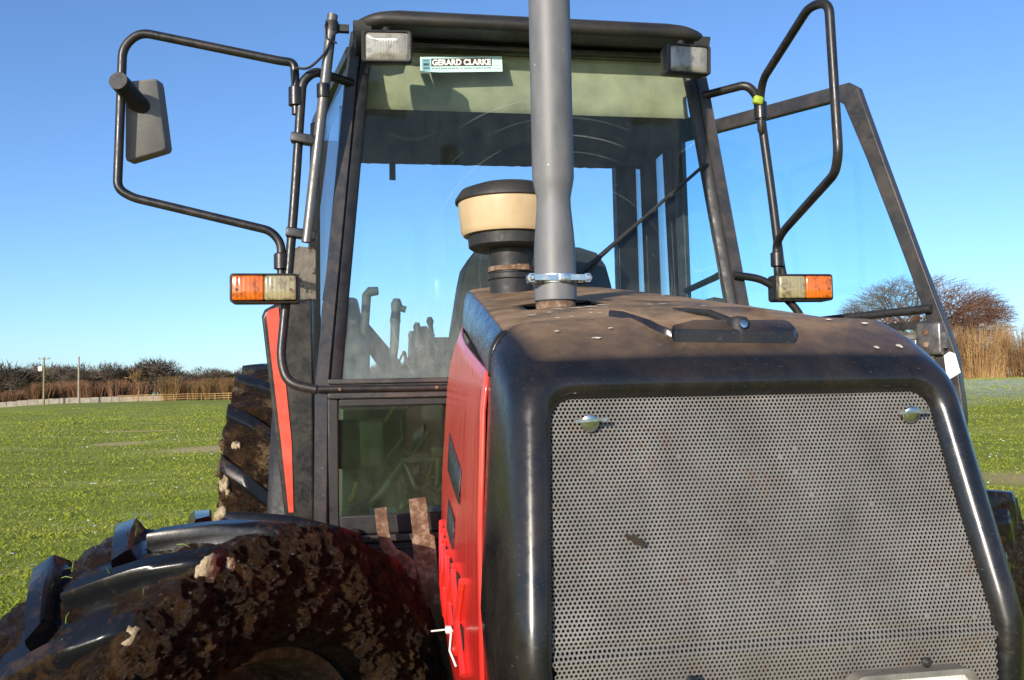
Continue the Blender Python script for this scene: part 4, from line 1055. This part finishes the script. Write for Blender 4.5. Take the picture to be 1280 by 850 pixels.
# roof work lamps
for s in (-1, 1):
    c = Vector((s * .452 - .006, 1.435, 2.508)); tilt = rotx(R(8 if s < 0 else 4)) @ rotz(R(-6 if s < 0 else 5)); rr = rounded_rect(.144, .090, .010)
    def RG(k, y): return [c + tilt @ Vector((x * k, y, z * k)) for x, z in rr]
    mb = MB(); mb.loft([RG(.6, .07), RG(.92, .05), RG(1.0, .012), RG(1.0, -.008), RG(.94, -.012), RG(.87, -.011), RG(.86, -.004)], True, False)
    W = mb.build('work_lamp', M['matt'], T, 40)
    MB().loft([RG(.86, -.004), RG(.80, -.008), RG(.4, -.0095), RG(.02, -.010)]).build('lens', M['lamp'], W, 60)
    MB().tube([c + Vector((0, .04, .03)), c + Vector((0, .06, .075))], .012, 8).build('lamp_mount', M['matt'], W)

# ---- handrails, poles, mirrors, indicators
def rail(pts, r, name, fil=.05, mat='tube'): return MB().tube(pts, r, 12, fillet=fil).build(name, M[mat], T, 60)
rail([(-.560, 1.60, 2.455), (-.665, 1.50, 2.452), (-.700, 1.50, 2.42), (-.722, 1.50, 2.10), (-.742, 1.50, 1.86), (-.765, 1.49, 1.62), (-.745, 1.47, 1.55), (-.665, 1.462, 1.531)], .0135, 'grab_rail', .07)
rail([(.560, 1.60, 2.455), (.665, 1.50, 2.462), (.700, 1.50, 2.42), (.735, 1.50, 2.10), (.755, 1.50, 1.88), (.775, 1.50, 1.80)], .0135, 'grab_rail', .07)
rail([(.60, 1.50, 1.86), (.70, 1.49, 1.845), (.80, 1.47, 1.74), (.83, 1.46, 1.64), (.70, 1.46, 1.56)], .012, 'grab_rail', .08)
ap = rail([(-.612, 1.50, 2.62), (-.6345, 1.49, 2.42), (-.690, 1.485, 1.95)], .0155, 'aerial_pole', .02, 'steel')
mb = MB(); mb.lathe([(.019, 0), (.019, .03), (.016, .03)], (-.6145, 1.50, 2.570), 14); mb.box((-.59, 1.51, 2.585), (.05, .02, .02)); mb.build('pole_collar', M['matt'], ap)
MB().lathe([(.018, 0), (.019, .004), (.019, .036), (.018, .04)], (-.640, 1.488, 2.37), 14).build('pole_collar', M['tube'], ap)
mb = MB(); mb.tube([(-.602, 1.49, 2.57), (-.62, 1.475, 2.53), (-.632, 1.475, 2.50), (-.655, 1.47, 2.47), (-.685, 1.47, 2.445), (-.722, 1.48, 2.455), (-.727, 1.49, 2.40)], .004, 6, fillet=.025); mb.tube([(-.60, 1.50, 2.60), (-.635, 1.48, 2.59), (-.63, 1.48, 2.54), (-.60, 1.48, 2.53)], .003, 6, fillet=.02); mb.build('cable', M['rubber'], ap)
for z in (2.248, 1.975):
    mb = MB(); mb.box(((-.712 - .667) / 2 if z > 2.1 else -.705, 1.493, z), (.085, .034, .028), rot=roty(R(8)), bev=.004); mb.build('rail_clamp', M['tube'], T)

def m_cyl(p, q, r, name, mat, par, seg=18): return MB().tube([p, q], r, seg).build(name, M[mat], par, 40)
# left mirror frame with mirror
mf = rail([(-.718, 1.50, 2.40), (-.722, 1.50, 2.475), (-.76, 1.50, 2.478), (-1.145, 1.50, 2.545), (-1.190, 1.50, 2.50), (-1.203, 1.50, 2.10), (-1.165, 1.50, 2.075), (-.79, 1.50, 1.985), (-.762, 1.50, 1.95), (-.762, 1.50, 1.90)], .0125, 'mirror_frame', .045)
for z, h in ((2.345, .055), (1.872, .045)): mb = MB(); mb.lathe([(.012, -.022), (.012, 0), (.021, .004), (.021, h), (.016, h + .004)], (-.718 if z > 2 else -.762, 1.50, z), 16); mb.build('mirror_pivot', M['tube'], mf)
mb = MB(); mb.tube([(-1.186, 1.435, 2.383), (-1.180, 1.465, 2.378), (-1.150, 1.55, 2.345)], .032, 20, rad=[.0255, .026, .026]); mb.build('mirror_arm', M['matt'], mf)
def mirror_plate():
    q = [(-1.190, 2.412), (-1.110, 2.432), (-1.086, 2.226), (-1.190, 2.182)]
    mb = MB(); P = [Vector((x, 1.545 + (x + 1.11) * .25, z)) for x, z in q]; c = sum(P, Vector()) / len(P)
    mb2 = round_loop(P, .011); c = sum(mb2, Vector()) / len(mb2); d = Vector((.012, .045, 0))
    mb.loft([[c + (p - c) * .96 for p in mb2], [p + d * .15 for p in mb2], [p + d * .85 for p in mb2], [c + (p - c) * .96 + d for p in mb2]]); return mb.build('mirror', M['mirrorback'], mf, 50)
def round_loop(P, r):
    out = []; n = len(P)
    for i in range(n):
        a, b, c = P[i - 1], P[i], P[(i + 1) % n]; d1, d2 = a - b, c - b; q = min(r, d1.length * .4, d2.length * .4); p1, p2 = b + d1.normalized() * q, b + d2.normalized() * q
        for k in range(5): t = k / 4; out.append(p1 * (1 - t) ** 2 + b * 2 * t * (1 - t) + p2 * t * t)
    return out
M['mirrorback'] = paint('grimy mirror shell', (.19, .185, .17), .6, dust=(.34, .31, .26), dust_amt=.55, dscale=22)
mirror_plate()
# right mirror frame, swung forward, mirror missing
rf = rail([(.70, 1.485, 2.345), (.697, 1.48, 2.42), (.690, 1.44, 2.46), (.672, 1.11, 2.545), (.692, 1.045, 2.53), (.694, 1.030, 2.12), (.70, 1.06, 2.075), (.732, 1.43, 1.985), (.738, 1.49, 1.955), (.738, 1.49, 1.91)], .0125, 'mirror_frame', .045)
for x, z, h in ((.70, 2.345, .055), (.738, 1.882, .045)):
    mb = MB(); mb.lathe([(.004, -.045), (.011, -.035), (.012, 0), (.020, .004), (.020, h), (.014, h + .004)], (x, 1.488, z), 16); mb.build('mirror_pivot', M['tube'], rf)
mb = MB(); mb.box((.685, 1.472, 2.402), (.030, .022, .026), rot=roty(R(15)), bev=.006); mb.build('tape', M['lime'], rf)
# indicators
for s in (-1, 1):
    c = Vector((s * .803, 1.455, 1.815)); mb = MB(); rr = rounded_rect(.186, .082, .010)
    def RG(kx, kz, y): return [c + Vector((x * kx, y, z * kz)) for x, z in rr]
    mb.loft([RG(.9, .9, .055), RG(1, 1, .045), RG(1, 1, -.012), RG(.955, .90, -.014), RG(.95, .89, -.006)], True, False); mb.loft([RG(.9, .9, .055), RG(.05, .05, .055)], True, False)
    I = mb.build('indicator', M['matt'], T, 40)
    for k, nm, mt in ((0, 'amber_lens', 'amber'), (1, 'clear_lens', 'clear')):
        w = .090; x0 = c.x + s * (.0435 if k == 0 else -.0435)
        MB().box((x0, c.y - .010, c.z), (.0865, .024, .069), bev=.006).build(nm, M[mt], I, 40)
        MB().lathe([(.004, 0), (.004, .002), (.001, .003)], (x0 + s * (.030 if k == 0 else -.028), c.y - .0225, c.z - .005), 8, mat=rotx(R(90))).build('screw', M['rust'], I)

# ---- open door (hinged at the rear post, swung outward)
def door():
    H0 = Vector((.735, 2.36, 0)); d = Vector((.5462, -.8376, 0)); nrm = Vector((-.8376, -.5462, 0))     # nrm faces the cab
    def Q(s_, w, off=0): return H0 + d * s_ + Vector((0, 0, w)) + nrm * off
    top = 2.56; inner_top = 2.508
    out = [(0.0, top), (.760, top), (.792, top - .025), (.862, 2.30), (.978, 1.92), (1.048, 1.70), (1.078, 1.60), (1.094, 1.41), (1.06, 1.15), (.9, .98), (0.02, .98)]
    inn = [(.045, inner_top), (.715, inner_top), (.738, inner_top - .02), (.812, 2.28), (.930, 1.915), (.985, 1.735), (.99, 1.70), (1.04, 1.41), (1.01, 1.19), (.88, 1.03), (.06, 1.03)]
    mb = MB(); rings = []
    rings = [[Q(a, b, -.016) for a, b in out], [Q(a, b, .016) for a, b in out], [Q(a, b, .016) for a, b in inn], [Q(a, b, -.016) for a, b in inn], [Q(a, b, -.016) for a, b in out]]
    mb.loft(rings, True, False); D = mb.build('door', M['frame'], T, 30, bevel=.005)
    g = [(.045, inner_top), (.715, inner_top), (.738, inner_top - .02), (.812, 2.28), (.930, 1.915), (.985, 1.735), (.045, 1.735)]
    mb = MB(); mb.loft([[Q(a, b, -.003) for a, b in g], [Q(a, b, .003) for a, b in g]]); mb.build('door_glass', M['glass'], D, 20)
    mb = MB(); mb.loft([[Q(a, b, -.003) for a, b in ((.045, 1.715), (.99, 1.715), (1.04, 1.41), (1.0, 1.2), (.87, 1.04), (.06, 1.04))], [Q(a, b, .003) for a, b in ((.045, 1.715), (.99, 1.715), (1.04, 1.41), (1.0, 1.2), (.87, 1.04), (.06, 1.04))]]); mb.build('lower_glass', M['glass'], D, 20)
    MB().tube([Q(.10, 1.735, .03), Q(.6, 1.738, .03), Q(1.012, 1.752, .03)], .014, 12).build('door_bar', M['matt'], D)
    MB().hexa([Q(.05, 1.690, -.008), Q(1.0, 1.690, -.008), Q(1.0, 1.690, .014), Q(.05, 1.690, .014)], [Q(.05, 1.712, -.008), Q(.995, 1.715, -.008), Q(.995, 1.715, .014), Q(.05, 1.712, .014)]).build('glass_seal', M['rubber'], D)
    MB().hexa([Q(.05, 1.60, .004), Q(1.03, 1.60, .004), Q(1.03, 1.60, .012), Q(.05, 1.60, .012)], [Q(.05, 1.672, .004), Q(1.015, 1.672, .004), Q(1.015, 1.672, .012), Q(.05, 1.672, .012)]).build('inner_panel', simple('grey door panel', (.22, .21, .19), .45, .3, .2), D, bevel=.003)
    mb = MB(); c = Q(1.005, 1.655, .030)
    rot = Matrix((d, -nrm, Vector((0, 0, 1)))).transposed()
    mb.box(c, (.080, .030, .105), rot=rot, bev=.008); mb.box(Q(.935, 1.635, .026), (.06, .024, .045), rot=rot, bev=.006); mb.box(Q(1.048, 1.648, .03), (.02, .02, .05), rot=rot)
    L = mb.build('door_latch', simple('latch casting', (.16, .15, .14), .35, .6, .3), D, 40)
    for z in (1.676, 1.637): MB().lathe([(.010, 0), (.010, .004), (.003, .006)], Q(.998, z, .046), 14, mat=Matrix((d, Vector((0, 0, 1)), nrm)).transposed()).build('bolt', M['rust'], L)
    MB().loft([[Q(a, b, .0172) for a, b in ((1.058, 1.612), (1.075, 1.605), (1.089, 1.545), (1.047, 1.520), (1.040, 1.600))], [Q(a, b, .0178) for a, b in ((1.058, 1.612), (1.075, 1.605), (1.089, 1.545), (1.047, 1.520), (1.040, 1.600))]]).build('reflective_tape', M['tape'], D, 0)
door()

# ---- rear fenders and wheels
RAX, RAW = 2.95, .82
for s in (-1, 1):
    q = [(-.862, 1.775), (-.852, 1.798), (-.815, 1.818), (-.70, 1.835), (-.70, 1.095), (-.716, 1.085), (-.785, 1.085), (-.795, 1.105)]
    P = [Vector((s * -x, 1.92 + (1.8 - z) * .06, z)) for x, z in q]
    mb = MB(); c = sum(P, Vector()) / len(P); mb.loft([[c + (p - c) * .97 + Vector((0, -.012, 0)) for p in P], P, [p + Vector((0, .10, 0)) for p in P]])
    Fd = mb.build('fender', M['black'], T, 30, bevel=.006)
    def fv(z): return 1.92 + (1.8 - z) * .06 - .0145
    st = [(-.846, 1.778), (-.838, 1.793), (-.806, 1.803), (-.804, 1.76), (-.770, 1.36), (-.7665, 1.13), (-.782, 1.13), (-.803, 1.36)]
    mb = MB(); mb.loft([[Vector((s * -x, fv(z), z)) for x, z in st], [Vector((s * -x, fv(z) - .002, z)) for x, z in st]]); mb.build('red_stripe', M['stripe'], Fd, 20)
    mb = MB(); rr = []
    for i in range(20):
        a = R(182 - i * 8); y, z = RAX + math.cos(a) * .98, RAW + math.sin(a) * 1.0
        y2, z2 = RAX + math.cos(a) * .96, RAW + math.sin(a) * .98
        rr.append([Vector((s * .66, y, z)), Vector((s * .84, y, z)), Vector((s * .86, y2, z2 - .01)), Vector((s * .66, y2, z2))])
    mb.loft(rr); mb.build('fender_shell', M['matt'], Fd, 50)
    if s > 0: continue
    mb = MB(); pl = [(.690, 1.835), (.770, 1.835), (.775, 1.95), (.765, 2.0), (.745, 2.015), (.70, 2.01), (.690, 2.0)]
    mb.loft([[Vector((s * x, 1.965, z)) for x, z in pl], [Vector((s * x, 1.985, z)) for x, z in pl]]); mb.build('muddy_plate', M['muddy'], Fd, 30)

def tyre_mesh(Rt_, W, rim, nl, lug_h, lug_w, sweep):
    """tyre about the local X axis, tread radius Rt_ at the lug tops; returns an MB"""
    mb = MB(); Rc = Rt_ - lug_h
    prof = [(-W * .62, rim), (-W * .80, rim + .02), (-W * .98, lerp(rim, Rc, .40)), (-W * 1.02, lerp(rim, Rc, .62)), (-W * .97, lerp(rim, Rc, .86)), (-W * .86, Rc - .004),
            (-W * .5, Rc + .008), (0, Rc + .012)]
    prof = prof + [(-x, r) for x, r in reversed(prof[:-1])]
    seg = 96; rings = []
    for j in range(seg):
        a = 2 * math.pi * j / seg; rings.append([Vector((x, r * math.cos(a), r * math.sin(a))) for x, r in prof])
    rings.append(rings[0]); mb.loft(rings, False)
    for i in range(nl):
        for s in (-1, 1):
            a0 = 2 * math.pi * (i + (0 if s < 0 else .5)) / nl; rr = []
            for t in np.linspace(0, 1, 12):
                if t < .16:      # foot running down the shoulder
                    k = t / .16; x = s * W * lerp(1.0, .93, k); rb = lerp(lerp(rim, Rc, .62), Rc - .02, k); rtop = lerp(rb + .004, Rt_ - .012, k ** .7); xo = s * lerp(.004, .020, k)
                else:
                    k = (t - .16) / .84; x = s * W * lerp(.93, -.06, k); rb = Rc - .012; rtop = lerp(Rt_ - .012, Rt_, min(1, k * 2.2)); xo = s * lerp(.020, 0, min(1, k * 2.5))
                a = a0 + sweep * (max(0, (t - .10)) ** .85)
                wd = lug_w * lerp(1.15, .82, t) / 2
                sec = []
                hh = rtop - rb
                for da, rad, xx in ((-wd * 1.75, rb, x), (-wd * 1.25, rb + hh * .28, x + xo * .6), (-wd * 1.03, rb + hh * .65, x + xo), (-wd * .94, rtop - .007, x + xo), (-wd * .74, rtop, x + xo * .9), (wd * .74, rtop, x + xo * .9), (wd * .94, rtop - .007, x + xo), (wd * 1.03, rb + hh * .65, x + xo), (wd * 1.25, rb + hh * .28, x + xo * .6), (wd * 1.75, rb, x)):
                    an = a + da / Rt_; sec.append(Vector((xx, rad * math.cos(an), rad * math.sin(an))))
                rr.append(sec)
            mb.loft(rr, True, True)
    return mb

def wheel(name, c, yaw, s, Rt_, W, rim, nl, lug_h, lug_w, sweep, muddy):
    """s = +1 wheel whose outside faces +X; yaw steers it"""
    mt = Matrix.Translation(Vector(c)) @ Matrix.Rotation(yaw, 4, 'Z')
    mb = MB(); prof = []
    rings = [(-W * .66, rim + .022), (-W * .62, rim + .012), (-W * .60, rim - .012), (-W * .40, rim - .03), (-W * .1 + .05, rim - .05), (.03, rim * .62), (.055, rim * .55), (.05, rim * .30), (.10, rim * .28), (.10, 0.001)]
    rot = Matrix(((0, 0, s), (0, 1, 0), (1, 0, 0)))  # lathe z -> x
    mb.lathe([(r, x) for x, r in rings], (0, 0, 0), 56, mat=rot, cap=False)
    mb.lathe([(r, x) for x, r in ((W * .66, rim + .022), (W * .62, rim + .012), (W * .60, rim - .012), (W * .3, rim - .05))], (0, 0, 0), 56, mat=rot, cap=False)
    mb.lathe([(.09, -W * .9), (.12, -W * .5), (.14, 0), (.14, .06)], (0, 0, 0), 28, mat=rot)
    w = mb.build(name, M['rimpaint'], T, 40); w.matrix_local = mt
    ty = tyre_mesh(Rt_, W, rim + .012, nl, lug_h, lug_w, sweep).build('tyre', M['tyre'], w, 52)
    return w
M['rimpaint'] = m_rust('muddy rusty rim', .45)
STEER = -R(41.5)
# steering to the tractor's right (picture left): front (-Y) swings to -X
FW = [wheel('front_wheel', (s * .87, 1.0, .625), STEER, s, .632, .205, .335, 19, .050, .060, .34, True) for s in (-1, 1)]
RW = [wheel('rear_wheel', (s * .835, RAX, RAW), 0, s, .835, .215, .48, 20, .055, .068, .30, True) for s in (-1, 1)]

# mud caked on the inner face of the left front wheel, on both flanks otherwise thinner
def mud_ring(w, Rt_, W, rim, side, seed, amp, lo, name='mud', mat='mud'):
    na, nr = 420, 80; vs = []; fs = []
    Rc = Rt_ - .04
    prof_t = [(0, rim + .005, .80), (.2, lerp(rim, Rc, .25), .95), (.5, lerp(rim, Rc, .55), 1.03), (.75, lerp(rim, Rc, .80), 1.0), (.9, Rc - .005, .88), (1.0, Rc + .008, .55)]
    for i in range(na):
        a = 2 * math.pi * i / na
        for j in range(nr):
            t = j / (nr - 1); r = interp(t, [p[0] for p in prof_t], [p[1] for p in prof_t]); x = interp(t, [p[0] for p in prof_t], [p[2] for p in prof_t]) * W
            p = Vector((x * side, r * math.cos(a), r * math.sin(a)))
            q = p * 9 + Vector((seed, 0, 0))
            h = noise.fractal(q * 1.5, 0.75, 2.1, 7) * .75 + .35 * noise.noise(p * 4 + Vector((seed * 2, 1, 0)))
            h += .55 * max(0, noise.noise(p * 42 + Vector((0, seed, 3)))) + .40 * noise.noise(p * 85) + .25 * noise.noise(p * 150)
            d = lo + amp * h
            edge = min(1, t / .10) * min(1, (1 - t) / .10)
            d = d * edge - .012 * (1 - edge)
            n = Vector((side, 0, 0)) if t < .7 else Vector((side * lerp(1, .35, (t - .7) / .3), math.cos(a) * (t - .7) / .3 * .8, math.sin(a) * (t - .7) / .3 * .8)).normalized()
            vs.append(p + n * d)
    for i in range(na):
        k = (i + 1) % na
        for j in range(nr - 1): fs.append((i * nr + j, k * nr + j, k * nr + j + 1, i * nr + j + 1))
    return mesh(name, vs, fs, M[mat], w, 180)
mud_ring(FW[0], .632, .205, .345, +1, 3.1, .028, .030)
mud_ring(FW[0], .632, .205, .345, -1, 7.7, .020, .001)
mud_ring(FW[1], .632, .205, .345, -1, 5.3, .022, .006)
mud_ring(FW[1], .632, .205, .345, +1, 9.3, .020, .000)
mud_ring(RW[0], .835, .215, .49, -1, 11.3, .024, .006, mat='drymud')
mud_ring(RW[1], .835, .215, .49, +1, 13.3, .024, .004)
# mud packed between the lugs
def groove_mud(w, Rt_, W, seed, amp, lo, name='groove_mud', mat='mud'):
    na, nx = 260, 26; vs = []; fs = []; Rc = Rt_ - .042
    for i in range(na):
        a = 2 * math.pi * i / na
        for j in range(nx):
            x = lerp(-.97, .97, j / (nx - 1)) * W; r = Rc + .010 - .02 * max(0, abs(x) / W - .6)
            p = Vector((x, r * math.cos(a), r * math.sin(a)))
            h = noise.fractal(p * 11 + Vector((seed, 0, 0)), .9, 2.1, 5) + .5 * noise.noise(p * 3.5 + Vector((0, seed, 0))) + .35 * max(0, noise.noise(p * 45))
            vs.append(p * ((r + lo + amp * h) / r) if True else p)
            vs[-1] = Vector((x, vs[-1].y, vs[-1].z))
    for i in range(na):
        k = (i + 1) % na
        for j in range(nx - 1): fs.append((i * nx + j, k * nx + j, k * nx + j + 1, i * nx + j + 1))
    return mesh(name, vs, fs, M[mat], w, 180)
groove_mud(FW[0], .632, .205, 2.2, .018, -.008); groove_mud(FW[1], .632, .205, 4.2, .018, -.008)
groove_mud(RW[0], .835, .215, 6.2, .026, .006, mat='drymud'); groove_mud(RW[1], .835, .215, 8.2, .022, .004)
def clods(w, items, seed):
    rnd = random.Random(seed)
    for x, ang, r, size in items:
        mb = MB()
        bm = bmesh.new(); bmesh.ops.create_icosphere(bm, subdivisions=3, radius=1)
        c = Vector((x, r * math.cos(R(ang)), r * math.sin(R(ang)))); off = Vector((rnd.random() * 9, rnd.random() * 9, 0))
        for v in bm.verts:
            k = 1 + .5 * noise.fractal(v.co * 1.6 + off, .8, 2, 4); v.co = c + Vector((v.co.x * size * .6, v.co.y * size, v.co.z * size * 1.1)) * k
        bm.verts.index_update(); mb.add([v.co for v in bm.verts], [tuple(v.index for v in f.verts) for f in bm.faces]); bm.free()
        mb.build('clay_clod', M['clay'], w, 180)
clods(FW[0], [(.20, 108, .590, .026), (.205, 103, .575, .016), (.205, 127, .580, .026), (.215, 130, .560, .020), (.22, 96, .52, .010)], 4)
clods(RW[0], [(-.19, 152, .79, .035), (-.14, 166, .79, .045), (-.20, 160, .77, .04), (-.10, 171, .80, .04), (-.18, 175, .79, .05), (-.05, 176, .79, .05), (-.16, 141, .79, .03), (.02, 162, .79, .03), (-.12, 181, .79, .06), (-.02, 187, .79, .05)], 8)

# ---- chassis under it all
mb = MB(); mb.box((0, .95, .68), (.40, 1.7, .30)); mb.box((0, 2.4, .75), (.5, 1.3, .45)); mb.build('chassis', M['dark'], T, bevel=.02)
mb = MB(); mb.tube([(-.72, 1.0, .60), (.72, 1.0, .60)], .075, 14); 
for s in (-1, 1): mb.box((s * .70, 1.0, .62), (.13, .16, .26), bev=.03)
mb.build('front_axle', M['dark'], T)
MB().tube([(-.8, RAX, RAW), (.8, RAX, RAW)], .11, 16).build('rear_axle', M['dark'], T)
mb = MB(); mb.box((0, .20, .66), (.52, .30, .20), bev=.03); mb.build('front_weight_block', M['matt'], T)

# a dead leaf caught on the mesh, grass stuck to the front tyre
lf = Matrix.Rotation(R(9.5), 3, 'Z') @ Vector((-.186, lean(1.325) + .004, 1.325)) + Vector(T.location)
mb = MB(); P = [(-.013, .010), (-.006, .007), (-.003, .010), (.001, .003), (.005, .003), (.012, -.005), (.009, -.010), (.003, -.006), (-.003, -.005), (-.006, .000), (-.011, .001)]
mb.loft([[lf + Vector((x, -.004 - .004 * math.sin(i * 1.7), z)) for i, (x, z) in enumerate(P)], [lf + Vector((x, -.0025 - .004 * math.sin(i * 1.7), z)) for i, (x, z) in enumerate(P)]])
tag(mb.build('dead_leaf', simple('dead leaf', (.022, .011, .006), .7, 0, .4, 60), None, 30), 'small curled dark dead leaf caught on the grille mesh', 'leaf')
gb = MB(); rb = random.Random(5)
for i in range(26):
    a = R(rb.uniform(100, 150)); x = rb.uniform(-.18, .18); r = .600 + rb.uniform(0, .025)
    p = Vector((x, r * math.cos(a), r * math.sin(a))); d = Vector((rb.gauss(0, 1), rb.gauss(0, 1), rb.gauss(0, 1))).normalized() * rb.uniform(.015, .035); n = Vector((0, math.cos(a), math.sin(a)))
    gb.tube([p, p + d * .5 + n * .006, p + d + n * .004], .001, 4, rad=[.0012, .0011, .0004])
g = gb.build('grass_blades', simple('cut grass', (.16, .22, .03), .5, 0, .3), FW[0], 0); g['kind'] = 'stuff'
